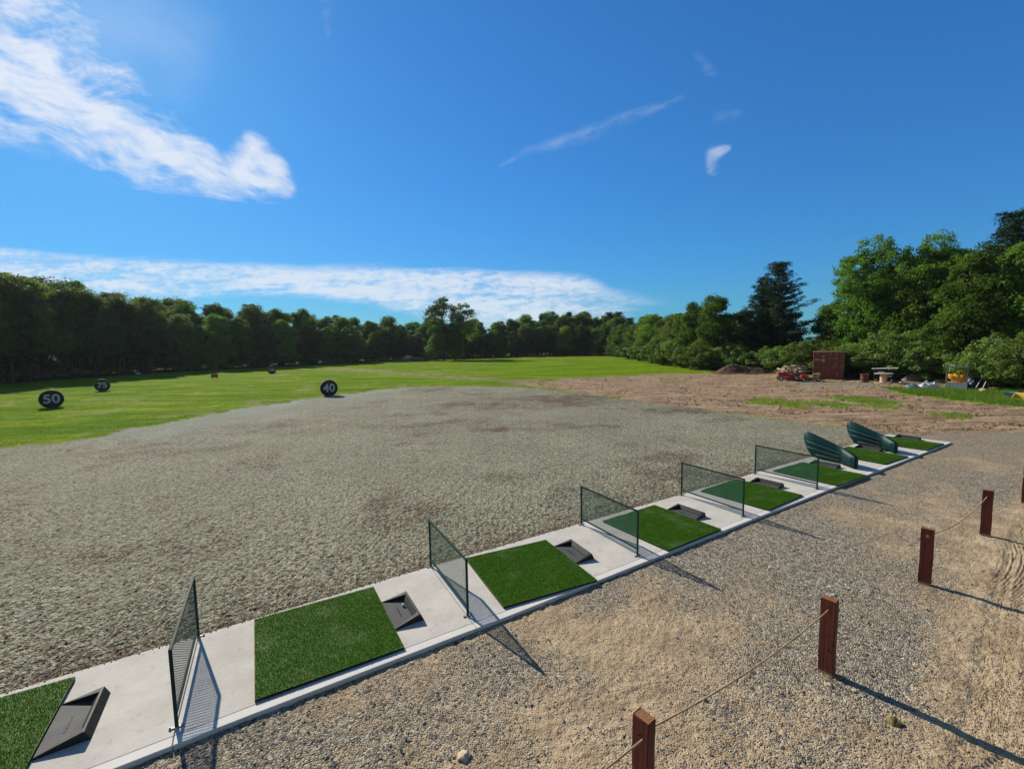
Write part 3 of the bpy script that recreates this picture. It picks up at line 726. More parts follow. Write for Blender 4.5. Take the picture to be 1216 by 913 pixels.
# ------------------------------------------------------------------ stones
def stones(name, xs_, ys_, zs_, sizes, mat, lab, cat):
    n = len(xs_)
    base = np.array([(1, 0, 0), (-1, 0, 0), (0, 1, 0), (0, -1, 0), (0, 0, 1), (0, 0, -1)], float)
    tri = np.array([(0, 2, 4), (2, 1, 4), (1, 3, 4), (3, 0, 4), (2, 0, 5), (1, 2, 5), (3, 1, 5), (0, 3, 5)])
    a = rng.uniform(0, 6.28, n); ca, sa = np.cos(a), np.sin(a)
    B = base[None]*rng.uniform(.55, 1.1, (n, 6, 1))*np.stack([rng.uniform(.8, 1.3, n), rng.uniform(.6, 1, n), rng.uniform(.35, .75, n)], -1)[:, None, :]
    B += rng.normal(0, .14, B.shape)
    Xx = B[..., 0]*ca[:, None]-B[..., 1]*sa[:, None]; Yy = B[..., 0]*sa[:, None]+B[..., 1]*ca[:, None]
    V = np.stack([Xx*sizes[:, None]+xs_[:, None], Yy*sizes[:, None]+ys_[:, None], B[..., 2]*sizes[:, None]+zs_[:, None]], -1).reshape(-1, 3)
    F = (tri[None]+6*np.arange(n)[:, None, None]).reshape(-1, 3)
    me = npmesh(name, V, F)
    at = me.attributes.new('tone', 'FLOAT', 'POINT'); at.data.foreach_set('value', np.repeat(rng.uniform(0, 1, n), 6).astype(np.float32))
    return tag(link(name, me, mat), lab, cat, kind='stuff')
mst, q = new('loose_stone'); at_ = q.n('ShaderNodeAttribute', attribute_name='tone').outputs['Fac']
cs = q.ramp(at_, [(0, (.11, .105, .10)), (.35, (.25, .225, .185)), (.6, (.37, .32, .24)), (.85, (.50, .45, .36)), (1, (.68, .64, .56))])
fin(q, q.mix(.25, cs, q.ramp(q.noise(q.n('ShaderNodeTexCoord').outputs['Object'], 60, 3), [(.3, .15), (.7, .5)])), .85, spec=.2)
n = 60000
u = rng.uniform(0, 1, n); yy_ = 2.6*(13/2.6)**(u**.9); tt = rng.uniform(-1.3, 1.4, n); xx_ = yy_*tt
ok = (sdpoly(xx_, yy_, APRON) > .04) & (sdpoly(xx_, yy_, SLAB) < -.02)
dn = np.clip(.95-np.maximum(0, sdline(xx_, yy_, NEAR)-.4)/6.0+(fbm(xx_*.35, yy_*.35, 4, 3)-.5)*1.3+(fbm(xx_*1.3, yy_*1.3, 4, 5)-.5)*1.1, .06, 1)
ok &= (sdline(xx_, yy_, [(2.4, 2.2), (3.55, 3.15), (4.3, 3.75), (5.2, 4.5), (6.5, 5.6), (9.5, 8.0)]) > .28)
ok &= rng.uniform(0, 1, n) < dn
xs_, ys_ = xx_[ok], yy_[ok]; sz = np.clip(rng.lognormal(math.log(.0062), .55, len(xs_)), .003, .032)
stones('loose_gravel', xs_, ys_, np.full(len(xs_), -.042)+sz*.1, sz, mst, 'loose grey gravel scattered over the sandy ground', 'gravel')
TANR = simple('tan_rock', (.55, .45, .32), .85, .15, 12, .006); MOSSR = simple('mossy_rock', (.20, .16, .06), .95, .4, 15, .01); GREYR = simple('grey_rock', (.26, .26, .25), .85, .2, 12, .006)
def rock(x, y, s, mat, lab, flat=.6, seed=0):
    b = MB(); bmesh.ops.create_icosphere(b.bm, subdivisions=3, radius=s)
    r_ = random.Random(seed); ph = [r_.uniform(0, 6) for _ in range(6)]
    for v in b.bm.verts:
        d = v.co.normalized(); k_ = 1+.18*math.sin(d.x*3+ph[0])*math.cos(d.y*4+ph[1])+.12*math.sin(d.z*5+d.x*4+ph[2])+.05*math.sin(d.y*11+ph[3]); v.co = v.co*k_; v.co.z *= flat
    o = b.build('rock', mat); o.location = (x, y, -.045+s*flat*.35); o.rotation_euler = (0, 0, ph[4]); tag(o, lab, 'rock')
rock(-.49, 3.73, .055, TANR, 'pale tan rock half sunk in gravel near the bottom edge', .6, 1)
rock(3.33, 4.50, .035, TANR, 'small pale stone at the foot of the second post', .6, 2)
rock(3.55, 4.42, .022, TANR, 'tiny pale stone beside the long post shadow', .6, 3)
rock(4.30, 5.05, .03, GREYR, 'dark stone on the sand right of the second post', .6, 4)
rock(3.62, 4.02, .055, MOSSR, 'brownish mossy clod below the long post shadow', .7, 5)
rock(4.6, 6.2, .028, TANR, 'light stone on the sand between second and third posts', .6, 6)
rock(-.02, 4.35, .02, GREYR, 'small dark stone in the gravel near the nearest bays', .7, 7)

# ------------------------------------------------------------------ foliage
def leaf_material(name, c0, c1, c2, trans=.35, sheen=.12):
    m, q = new(name); oc = q.n('ShaderNodeTexCoord').outputs['Object']; ob = q.n('ShaderNodeObjectInfo'); at_ = q.n('ShaderNodeAttribute', attribute_name='tone').outputs['Fac']
    rnd = ob.outputs['Random']
    t = q.m('ADD', q.m('MULTIPLY', at_, .55), q.m('ADD', q.m('MULTIPLY', q.noise(oc, .6, 3), .45), q.m('MULTIPLY', q.m('SUBTRACT', rnd, .5), .35)))
    c = q.ramp(t, [(.15, c0), (.5, c1), (.9, c2)])
    hs = q.n('ShaderNodeHueSaturation', {'Hue': q.m('ADD', .485, q.m('MULTIPLY', rnd, .03)), 'Saturation': .95, 'Value': q.m('ADD', .8, q.m('MULTIPLY', rnd, .4)), 'Color': c})
    b = q.n('ShaderNodeBsdfPrincipled', {'Base Color': hs.outputs[0], 'Roughness': .62, 'Specular IOR Level': sheen})
    tl = q.n('ShaderNodeBsdfTranslucent', {'Color': q.mix(1, hs.outputs[0], (1.5, 1.7, .5), 'MULTIPLY')})
    ms = q.n('ShaderNodeMixShader', {0: trans, 1: b.outputs[0], 2: tl.outputs[0]}); q.nt.links.new(ms.outputs[0], q.n('ShaderNodeOutputMaterial').inputs[0])
    return m
LEAF = leaf_material('broad_leaves', (.042, .100, .012), (.095, .185, .020), (.17, .27, .038), .42)
LEAFY = leaf_material('yellowish_leaves', (.055, .10, .010), (.115, .19, .018), (.20, .28, .035), .45)
LEAFD = leaf_material('dark_leaves', (.055, .088, .024), (.10, .145, .038), (.19, .22, .07), .45)
LEAFS = leaf_material('shrub_leaves', (.070, .120, .022), (.13, .20, .042), (.21, .285, .08), .3)
NEEDLE = leaf_material('pine_needles', (.012, .034, .014), (.026, .062, .024), (.05, .095, .035), .12)
WEED = leaf_material('weeds', (.05, .10, .012), (.10, .18, .02), (.18, .26, .045), .35)
mb_, q = new('bark'); oc = q.n('ShaderNodeTexCoord').outputs['Object']; nb = q.noise(q.n('ShaderNodeMapping', {'Vector': oc, 'Scale': (5, 5, .8)}).outputs[0], 3, 5, .7)
fin(q, q.ramp(nb, [(.3, (.045, .035, .026)), (.6, (.12, .095, .075)), (.8, (.20, .17, .14))]), .9, nb, .04, .1)
BARK = mb_
def leaf_quads(cent, nper, spread, size, flat=1.0, r=None, narrow=.55, updir=.35):
    """cent (n,4): x y z radius -> quads"""
    r = r or rng
    n = len(cent); N_ = n*nper
    d = r.normal(0, 1, (n, nper, 3)); d /= np.linalg.norm(d, axis=2, keepdims=True)+1e-9
    rad = r.uniform(.25, 1, (n, nper, 1))**.6
    P = cent[:, None, :3]+d*rad*cent[:, None, 3:4]*np.array([1, 1, flat])*spread
    P = P.reshape(-1, 3); nrm = d.reshape(-1, 3)+r.normal(0, .55, (N_, 3)); nrm[:, 2] += updir; nrm /= np.linalg.norm(nrm, axis=1, keepdims=True)
    t = np.cross(nrm, r.normal(0, 1, (N_, 3))); t /= np.linalg.norm(t, axis=1, keepdims=True)+1e-9; b = np.cross(nrm, t)
    s = size*r.uniform(.6, 1.35, (N_, 1)); t = t*s; b = b*s*narrow
    V = np.stack([P-t, P-b*.9-t*.1, P+t, P+b*.9+t*.1], 1).reshape(-1, 3)
    F = np.arange(4*N_).reshape(N_, 4); tone = np.repeat(np.repeat(r.uniform(0, 1, n), nper)*.6+r.uniform(0, .4, N_), 4)
    return V, F, tone
def crown_obj(name, cent, nper, spread, size, mat, parent, **kw):
    V, F, tone = leaf_quads(cent, nper, spread, size, **kw)
    me = npmesh(name, V, F)
    at = me.attributes.new('tone', 'FLOAT', 'POINT'); at.data.foreach_set('value', tone.astype(np.float32))
    return link(name, me, mat, parent)
def branch(m, a, b, r0, r1, bend, seg=6, r=random):
    a = Vector(a); b = Vector(b); mid = Vector((r.uniform(-1, 1), r.uniform(-1, 1), r.uniform(0, 1)))*bend
    pts = [a.lerp(b, i/seg)+mid*math.sin(math.pi*i/seg) for i in range(seg+1)]
    m.tube(pts, [r0+(r1-r0)*i/seg for i in range(seg+1)], 7); return pts
def broadleaf(seed, H=10, crown0=.22, W_=3.2, lobes=9, clumps=260, nper=95, leaf=.115, mat=None, trunkr=.20, cr=(.35, .85), name='broadleaf_tree'):
    rr = random.Random(seed); r = np.random.default_rng(seed)
    root = empty(name); m = MB()
    zc0 = H*crown0; lob = []
    for i in range(lobes):
        f = (i+.5)/lobes; z = zc0+(H-zc0)*(.12+.78*f); pr = W_*(.62*math.sin(math.pi*min(1, .18+.74*f))**.8)
        a = i*2.399+rr.uniform(-.4, .4); rad = rr.uniform(.35, 1)*pr if f < .88 else rr.uniform(0, .25)*pr
        R_ = W_*rr.uniform(.34, .52)*(1-.35*f)
        lob.append((rad*math.cos(a), rad*math.sin(a), z, R_))
    trunk_top = Vector((rr.uniform(-.3, .3), rr.uniform(-.3, .3), H*.72))
    tp = branch(m, (0, 0, -.2), trunk_top, trunkr, trunkr*.3, .25, 9, rr)
    for x, y, z, R_ in lob:
        if z < H*.85:
            i_ = max(1, min(len(tp)-2, int((z/H-.2)/.72*9))); bp = tp[i_]
            branch(m, bp, (x, y, z), trunkr*.38, .03, .3, 5, rr)
    cent = []
    lw = np.array([l[3]**2 for l in lob]); lw /= lw.sum()
    for i in range(clumps):
        x, y, z, R_ = lob[r.choice(len(lob), p=lw)]
        d = r.normal(0, 1, 3); d /= np.linalg.norm(d); q_ = r.uniform(.55, 1.0)**.5
        c = np.array([x, y, z])+d*np.array([1, 1, .8])*R_*q_
        if c[2] > H*1.02: c[2] = H
        cent.append((*c, r.uniform(*cr)*W_/3.2))
    m.build('trunk', BARK, root)
    crown_obj('crown', np.array(cent), nper, 1.0, leaf, mat or LEAF, root, r=r, flat=.75)
    return root
def pine(seed, H=10, W_=2.6, mat=None):
    rr = random.Random(seed); r = np.random.default_rng(seed); root = empty('pine_tree'); m = MB()
    m.tube([(0, 0, -.2), (.05, 0, H*.5), (0, .03, H*.97)], [.2, .12, .03], 8)
    cent = []; z = H*.16
    while z < H*.97:
        f = (z/H-.16)/.84; L = W_*(1-f)**.72*rr.uniform(.7, 1.1)+.25; nb_ = rr.randint(4, 6); a0 = rr.uniform(0, 6)
        for j in range(nb_):
            a = a0+j*2*math.pi/nb_+rr.uniform(-.3, .3); l = L*rr.uniform(.6, 1.1); upb = rr.uniform(.08, .3)*l
            e = (math.cos(a)*l, math.sin(a)*l, z+upb); m.tube([(0, 0, z), (e[0]*.5, e[1]*.5, z+upb*.35), e], [.045, .03, .012], 5)
            for s in np.linspace(.25, 1.05, max(3, int(l*4.2))):
                cent.append((e[0]*s+rr.uniform(-.15, .15), e[1]*s+rr.uniform(-.15, .15), z+upb*s*s+rr.uniform(-.05, .15), rr.uniform(.18, .36)))
        z += rr.uniform(.24, .36)
    m.build('trunk', BARK, root)
    crown_obj('crown', np.array(cent), 46, 1.1, .10, mat or NEEDLE, root, r=r, narrow=.22, flat=.6, updir=.1)
    return root
def shrub(seed, H=3.5, W_=2.4, clumps=170, nper=95, leaf=.072, mat=None):
    rr = random.Random(seed); r = np.random.default_rng(seed); root = empty('shrub'); m = MB(); cent = []
    lob = [(rr.uniform(-.5, .5)*W_, rr.uniform(-.5, .5)*W_, H*rr.uniform(.25, .62), rr.uniform(.42, .62)*W_) for _ in range(7)]
    for x, y, z, R_ in lob: m.tube([(x*.1, y*.1, -.1), (x*.5, y*.5, z*.5), (x, y, z)], [.05, .04, .015], 5)
    for i in range(clumps):
        x, y, z, R_ = lob[r.integers(7)]; d = r.normal(0, 1, 3); d /= np.linalg.norm(d)
        c = np.array([x, y, z])+d*np.array([1, 1, .72])*R_*r.uniform(.5, 1)**.5; c[2] = min(max(c[2], .15), H)
        cent.append((*c, r.uniform(.22, .42)))
    m.build('stem', BARK, root)
    crown_obj('crown', np.array(cent), nper, 1.0, leaf, mat or LEAFS, root, r=r, flat=.8)
    return root

B = [broadleaf(101+i, mat=(LEAF, LEAFY, LEAF, LEAFD, LEAF, LEAFY, LEAF)[i], clumps=330, lobes=(10, 14, 8, 12, 9, 16, 11)[i], crown0=.08, W_=(3.4, 3.0, 4.1, 3.6, 2.7, 3.9, 3.3)[i], cr=((.35, .85), (.25, .6), (.3, .7))[i % 3]) for i in range(7)]
TALL = [broadleaf(201+i, mat=LEAFD, clumps=290, lobes=11, crown0=.22, W_=3.4, trunkr=.17, name='tall_woodland_tree') for i in range(3)]
SP = broadleaf(303, H=10, crown0=.30, W_=3.0, lobes=8, clumps=130, nper=70, leaf=.11, mat=LEAFD, trunkr=.16, name='sparse_tree')
BIG = broadleaf(404, H=10, crown0=.20, W_=4.6, lobes=17, clumps=620, nper=80, leaf=.085, cr=(.2, .42), mat=LEAF, trunkr=.24, name='spreading_tree')
PN = [pine(501), pine(502, W_=3.2)]
SH = [shrub(601+i) for i in range(3)]
FIRST = set()
def place(proto, x, y, h, base_h, lab, cat, group, wid=1.0, z=-.1):
    if proto.name not in FIRST: FIRST.add(proto.name); o = proto
    else: o = copy_tree(proto)
    s = h/base_h; o.location = (x, y, z); o.scale = (s*wid, s*wid, s); o.rotation_euler = (0, 0, random.uniform(0, 6.28))
    return tag(o, lab, cat, group)
def woodrow(t0, t1, sp_, off, hs, protos, lab, cat, grp, wid=1.0, jit=1.0):
    t = t0
    while t < t1:
        if t < et[0]: d = 54-(et[0]-t)*62; h = 13.4
        elif t > et[-1]: d = 33-(t-et[-1])*26; h = 12.5
        else: d = float(np.interp(t, et, ed)); h = float(np.interp(t, et, eh))
        x, y = t*d, d; L = math.hypot(x, y); x += x/L*off; y += y/L*off
        x += random.uniform(-1, 1)*jit; y += random.uniform(-1, 1)*jit
        k_ = (L+off)/L
        place(random.choice(protos), x, y, ((h-CH)*(1+(k_-1)*.75)+CH)*hs*random.uniform(.85, 1.05), 10, lab, cat, grp, wid)
        # advance by arc length
        t2 = t+.004
        while True:
            d2 = float(np.interp(t2, et, ed)) if et[0] <= t2 <= et[-1] else (54-(et[0]-t2)*62 if t2 < et[0] else 33-(t2-et[-1])*26)
            if math.hypot(t2*d2-t*d, d2-d) > sp_*random.uniform(.8, 1.2): break
            t2 += .004
        t = t2
LW = ('tall dark tree with bare lower trunk in the shaded wood at left', 'tree', 'tall trees of the wood on the left')
FW = ('leafy green tree in the far wood behind the lawn', 'tree', 'trees of the far wood behind the lawn')
RW = ('bushy tree in the wood on the right behind the yard', 'tree', 'trees of the wood on the right')
woodrow(-1.45, -.74, 3.8, 2.0, .98, TALL, *LW, wid=1.05)
woodrow(-1.45, -.72, 4.8, 7.5, 1.0, TALL+B[:1], *LW, wid=1.1)
woodrow(-1.45, -.70, 5.5, 14, 1.0, B[:3], *LW, wid=1.15)
woodrow(-.72, .25, 4.3, 2.0, .82, B, *FW, wid=1.1)
woodrow(-.72, .26, 5.2, 8.0, 1.06, B, *FW, wid=1.1)
woodrow(-.74, .28, 5.6, 15, 1.08, B+PN[:1], *FW, wid=1.35)
woodrow(.03, .26, 4.6, 11.5, 1.12, PN, 'dark pine standing among the far wood behind the lawn', 'pine tree', 'pines of the far wood behind the lawn', wid=1.0)
woodrow(.27, .70, 4.6, 5, .92, B, *RW, wid=1.0)
woodrow(.27, 1.4, 5.2, 11, .98, B, *RW, wid=1.15)
woodrow(.70, 1.4, 4.6, 3.5, .86, B, *RW, wid=1.0)
# undergrowth
SL = ('low shrub at the foot of the shaded wood at left', 'shrub', 'undergrowth of the left wood')
SF = ('low shrub along the foot of the far wood', 'shrub', 'undergrowth of the far wood')
def shrubrow(t0, t1, sp_, off, h0, h1, lab, cat, grp, wid=1.0):
    t = t0
    while t < t1:
        d = float(np.interp(t, et, ed)) if et[0] <= t <= et[-1] else (54-(et[0]-t)*62 if t < et[0] else 33-(t-et[-1])*26)
        x, y = t*d, d; L = math.hypot(x, y); x += x/L*off+random.uniform(-.7, .7); y += y/L*off+random.uniform(-.7, .7)
        place(random.choice(SH), x, y, random.uniform(h0, h1), 3.5, lab, cat, grp, wid); t += sp_/math.hypot(x, y)*random.uniform(.8, 1.2)/(1+.25*abs(t))
shrubrow(-1.4, -.74, 3.4, 11, 3.0, 4.4, *SL, wid=1.5)
shrubrow(-.74, .25, 4.0, 5.0, 2.6, 4.2, *SF, wid=1.5)
# notable trees
place(SP, -.150*112, 112, 16.4, 10, 'tall airy tree rising above the far wood near the middle', 'tree', None, 1.25)
place(B[2], -.165*108, 108, 10.2, 10, 'light green rounded tree at the foot of the tall airy tree', 'tree', None, 1.0)
place(SP, -.104*114, 114, 15.0, 10, 'slightly lower airy tree just right of the tall airy one', 'tree', None, 1.05)
place(B[0], -.125*109, 109, 9.6, 10, 'dark bushy tree below and between the two airy trees', 'tree', None, 1.1)
place(PN[1], .587*58, 58, 13.7, 10, 'tall dark pine with jagged crown behind the dirt mound', 'pine tree', None, 1.15)
place(PN[0], .553*60, 60, 12.0, 10, 'smaller dark pine left of the tall pine', 'pine tree', None, .9)
place(B[2], .448*60, 60, 9.9, 10, 'round crowned tree left of the pines', 'tree', None, 1.0)
place(B[6], .40*66, 66, 9.6, 10, 'dense tree between the shrubs and the round crowned tree', 'tree', None, .9)
place(BIG, .80*49, 49, 14.4, 10, 'big spreading tree with open branches behind the red container', 'tree', None, .95)
place(BIG, .93*46, 46, 14.0, 10, 'second big spreading tree, right of the first', 'tree', None, .85)
place(PN[0], 1.10*40, 40, 14.6, 10, 'pine top rising at the right edge of the photo', 'pine tree', None, 1.3)
place(B[6], 1.02*36.5, 36.5, 10.6, 10, 'light green leafy tree near the right edge', 'tree', None, 1.0)
place(B[0], 1.16*34, 34, 11.4, 10, 'leafy tree cut by the right edge of the photo', 'tree', None, 1.0)
# rounded shrubs along the right of the lawn and behind the yard
RS = 'rounded shrubs along the right side of the lawn'
for t_, d_, h_, w_ in ((.235, 118, 4.2, 1.3), (.262, 100, 4.0, 1.3), (.285, 88, 4.4, 1.3), (.31, 78, 4.2, 1.2), (.335, 71, 4.0, 1.15), (.362, 65, 3.9, 1.1), (.385, 62, 3.6, 1.05), (.425, 58, 3.9, 1.15), (.455, 57, 3.4, 1.0), (.34, 77, 5.4, 1.2), (.39, 68, 5.2, 1.2), (.43, 63, 5.2, 1.1)):
    place(random.choice(SH), t_*d_, d_, h_, 3.5, 'rounded light green shrub where the lawn meets the right wood', 'shrub', RS, w_)
place(SH[1], .468*57, 57, 4.3, 3.5, 'large round shrub just left of the dirt mound', 'shrub', RS, 1.15)
for t_, d_, h_, w_ in ((.50, 55, 3.6, 1.1), (.525, 54.5, 3.3, 1.1), (.555, 53, 3.2, 1.1), (.585, 51, 3.6, 1.1), (.615, 49.5, 3.7, 1.1), (.645, 48.5, 4.2, 1.1), (.665, 48, 3.5, 1.1), (.70, 47, 4.2, 1.1), (.735, 45.5, 3.9, 1.1), (.765, 43.5, 3.4, 1.1),
                         (.80, 42.0, 4.4, 1.2), (.84, 41, 5.0, 1.2), (.875, 40, 5.2, 1.2), (.905, 38.5, 4.0, 1.1), (.935, 38.6, 3.8, 1.1), (.97, 38, 4.6, 1.1), (1.0, 37.0, 4.8, 1.1), (1.03, 36, 4.2, 1.1), (1.06, 34.5, 4.4, 1.1), (1.09, 32.5, 4.4, 1.1), (1.13, 31.0, 4.4, 1.1), (1.18, 30, 4.2, 1.2), (1.24, 28.5, 4.2, 1.2),
                         (1.22, 27.5, 1.8, 1.2)):
    place(random.choice(SH), t_*d_, d_, h_, 3.5, 'green shrub along the back of the dirt yard', 'shrub', 'shrubs along the back of the dirt yard', w_)

# ------------------------------------------------------------------ grass blades (uncountable)
def blades(name, xs_, ys_, h, wd, lab, lean=.35):
    n = len(xs_); a = rng.uniform(0, 6.28, n); hh = h*rng.uniform(.5, 1.2, n); l = rng.normal(0, lean, (n, 2))*hh[:, None]
    dx, dy = np.cos(a)*wd, np.sin(a)*wd; z0 = np.full(n, -.06)
    V = np.stack([np.stack([xs_-dx, ys_-dy, z0], -1), np.stack([xs_+dx, ys_+dy, z0], -1), np.stack([xs_+l[:, 0], ys_+l[:, 1], z0+hh], -1)], 1).reshape(-1, 3)
    me = npmesh(name, V, np.arange(3*n).reshape(n, 3)); at = me.attributes.new('tone', 'FLOAT', 'POINT'); at.data.foreach_set('value', np.repeat(rng.uniform(0, 1, n), 3).astype(np.float32))
    return tag(link(name, me, WEED), lab, 'grass', kind='stuff')
n = 60000
xs_ = rng.uniform(24, 37, n); ys_ = rng.uniform(14, 34, n)
s_ = sdpoly(xs_, ys_, [(27.6, 33.0), (31.5, 30.6), (34, 30.6), (36.5, 27), (33, 14), (29.5, 17.5), (26.8, 22.3), (26.0, 26.5), (26.2, 30)])
ok = s_+(fbm(xs_*1.3, ys_*1.3, 4, 5)-.5)*1.5 > 0
blades('tall_grass', xs_[ok], ys_[ok], .28, .014, 'tall green grass in front of the framed box at right')
n = 26000; xs_ = rng.uniform(12, 24, n); ys_ = rng.uniform(19.5, 29.5, n); pv = np.full(n, -9.)
for (cx, cy, rx, ry) in ((15.6, 26.4, 2.0, 3.0), (17.9, 25.3, 1.9, 2.2), (21.0, 26.4, 2.0, 3.4), (19.6, 24.0, 1.4, 1.2), (21.0, 20.9, 1.6, 1.2)):
    pv = np.maximum(pv, 1-np.hypot((xs_-cx)/rx, (ys_-cy)/ry)+(fbm(xs_*1.3, ys_*1.3, 4, 5)-.5)*1.1+(fbm(xs_*5, ys_*5, 3, 9)-.5)*.8)
ok = pv > .42
blades('weed_patch', xs_[ok], ys_[ok], .13, .012, 'low green weeds growing on the dirt yard')
n = 170000; u = rng.uniform(0, 1, n); ys_ = 15*(48/15)**u; xs_ = ys_*rng.uniform(-1.25, .1, n)
ok = (sdpoly(xs_, ys_, SEED)+(fbm(xs_*.35, ys_*.35, 4, 3)-.5)*1.6+(fbm(xs_*1.3, ys_*1.3, 4, 5)-.5)*.9 < -.35) & (sdpoly(xs_, ys_, WOOD) < -1) & (fbm(xs_*.9, ys_*.9, 3, 77) > .42)
blades('lawn_grass', xs_[ok], ys_[ok], .10, .010, 'short mown grass tufts on the sunlit lawn', .5)

# ------------------------------------------------------------------ round distance targets
TYRE = simple('dark_tyre', (.018, .020, .022), .75, .2, 6, .01); FACE = simple('dark_blue_grey_face', (.030, .040, .052), .6, .25, 3, .003); NUM = simple('white_paint', (.45, .49, .52), .7, .12, 8)
def text_mesh(s, size, mat, name, parent, bold=.012, depth=.008):
    cu = bpy.data.curves.new('t', 'FONT'); cu.body = s; cu.size = size; cu.align_x = 'CENTER'; cu.align_y = 'CENTER'; cu.extrude = depth; cu.offset = bold; cu.space_character = 1.05
    to = bpy.data.objects.new('t', cu); C.objects.link(to); dg = bpy.context.evaluated_depsgraph_get(); me = bpy.data.meshes.new_from_object(to.evaluated_get(dg))
    bpy.data.objects.remove(to); me.materials.clear()
    return link(name, me, mat, parent)
def target(x, y, r_, num, lab, size, tilt=0, face=None, sx=1.0):
    rz = math.atan2(x, -y) if face is None else face
    ang = math.atan2(-x, y)             # turn so that local -Y looks to the tees
    root = empty('distance_target', (x, y, -.05), ang+tilt, label=lab, cat='distance marker', group='round dark distance markers on the lawn')
    m_ = Matrix.Translation((0, 0, r_*.985)) @ Matrix.Rotation(R(90), 4, 'X')
    t = MB(); t.lathe([(r_*.70, .13), (r_*.74, .17), (r_*.90, .175), (r_*.985, .13), (r_, .06), (r_, -.06), (r_*.985, -.13), (r_*.90, -.175), (r_*.74, -.17), (r_*.70, -.13)], 48, m_)
    for i in range(36):
        a = i*2*math.pi/36
        t.box(tuple(m_ @ Vector((math.cos(a)*r_*.995, math.sin(a)*r_*.995, 0))), (.03, .30, .035), rot=(0, -a, 0), bevel=.004)
    t.build('tyre', TYRE, root)
    f = MB(); f.lathe([(0, .150), (r_*.72, .150), (r_*.73, .12), (0, .12)], 40, m_, smooth=False); f.build('face_panel', FACE, root)
    nm = text_mesh(num, size, NUM, 'number', root, bold=.018)
    nm.location = (0, -.160, r_*.985); nm.rotation_euler = (R(90), 0, 0); nm.scale = (sx, 1, 1)
    return root
target(-30.4, 29.52, .60, '50', 'nearest round dark marker reading 50 on the left of the lawn', .80)
target(-37.62, 41.19, .56, '75', 'round dark marker reading 75, in front of the left wood', .70)
target(-34.57, 64.79, .55, '100', 'small far round dark marker reading 100', .56)
target(-13.88, 33.95, .62, '40', 'round dark marker reading 40 where the lawn meets the grey soil', .82, R(8))
# small boards on the lawn
REDP = simple('red_orange_paint', (.42, .05, .02), .6, .15); DARKP = simple('dark_paint', (.03, .025, .02), .7, .2); WHITEP = simple('white_board', (.75, .75, .72), .6, .1)
def board(x, y, w_, h_, mat, lab, legs=.22):
    root = empty('yardage_sign', (x, y, -.05), math.atan2(-x, y), label=lab, cat='sign')
    MB().box((0, 0, legs+h_/2), (w_, .03, h_), bevel=.004).build('board', mat, root)
    MB().box((0, -.017, legs+h_/2), (w_*.7, .004, h_*.25)).build('painted_stripe', DARKP if mat is REDP else REDP, root)
    for s in (-1, 1): MB().box((s*w_*.38, .0, (legs+.02)/2), (.04, .04, legs+.02)).build('leg', DARKP, root)
board(-36.37, 54.95, .72, .42, REDP, 'small red sign board standing on the lawn'); board(-48.0, 73.3, .80, .42, DARKP, 'small dark sign board behind the red one on the lawn'); board(-42.9, 91.6, .8, .5, REDP, 'tiny red board at the far edge of the lawn')
r_ = empty('white_box', (31.0, 150, -.1), .2, label='small white box far off at the right end of the lawn', cat='box')
MB().box((0, 0, .5), (1.6, .8, 1.0), bevel=.03).build('box_body', WHITEP, r_); MB().box((0, 0, 1.04), (1.75, .95, .07), bevel=.01).build('lid', WHITEP, r_)
rock(-57.8, 69.5, .32, simple('white_rock', (.7, .7, .68), .8, .1), 'small pale rock at the foot of the left wood', .7, 9)
# fallen branches near the far wood
GREYW = simple('weathered_wood', (.28, .25, .21), .85, .2, 8, .01)
def brush(name, x, y, L, W_, H_, n_, mat, lab, cat, rmin=.02, rmax=.06, seed=1):
    rr = random.Random(seed); m_ = MB()
    for i in range(n_):
        a = rr.uniform(-.5, .5)*math.pi; l = rr.uniform(.4, 1)*L*.5; cx, cy = rr.uniform(-.5, .5)*L*.6, rr.uniform(-.5, .5)*W_*.7; z = rr.uniform(.05, H_*.8)*(1-abs(cx)/L)
        dx, dy, dz = math.cos(a)*l/2, math.sin(a)*l/2, rr.uniform(-.3, .3)*l/2; r_ = rr.uniform(rmin, rmax)
        z = max(z, abs(dz)+.03)
        m_.tube([(cx-dx, cy-dy, z-dz), (cx+rr.uniform(-.1, .1), cy, z+rr.uniform(-.05, .1)), (cx+dx, cy+dy, z+dz)], [r_, r_*.8, r_*.4], 6)
    o = m_.build(name, mat); o.location = (x, y, -.08); tag(o, lab, cat); return o
brush('fallen_branches', -24, 110, 9, 3, 1.0, 40, GREYW, 'grey fallen branches at the edge of the far wood', 'branches', .05, .14, 3)

# ------------------------------------------------------------------ dirt mound
md_, q = new('mound_soil'); oc = q.n('ShaderNodeTexCoord').outputs['Object']; nn = q.noise(oc, 3, 6, .7)
fin(q, q.ramp(nn, [(.3, (.07, .042, .028)), (.6, (.15, .095, .065)), (.8, (.24, .165, .12))]), .95, nn, .15, .1)
n = 70; g_ = np.linspace(-1, 1, n); GX, GY = np.meshgrid(g_*4.6, g_*2.2, indexing='ij')
hz = 1.25*np.exp(-((GX+1.2)/1.3)**2-(GY/1.1)**2)+.95*np.exp(-((GX-1.3)/1.6)**2-(GY/1.1)**2)
hz = hz*.85*(.75+.5*fbm(GX*1.5+5, GY*1.5, 4, 61))+(fbm(GX*5, GY*5, 3, 62)-.5)*.14*np.clip(hz*2, 0, 1)-.12
idx = np.arange(n*n).reshape(n, n); me = npmesh('dirt_mound', np.stack([GX, GY, hz], -1).reshape(-1, 3), np.stack([idx[:-1, :-1], idx[1:, :-1], idx[1:, 1:], idx[:-1, 1:]], -1).reshape(-1, 4), True)
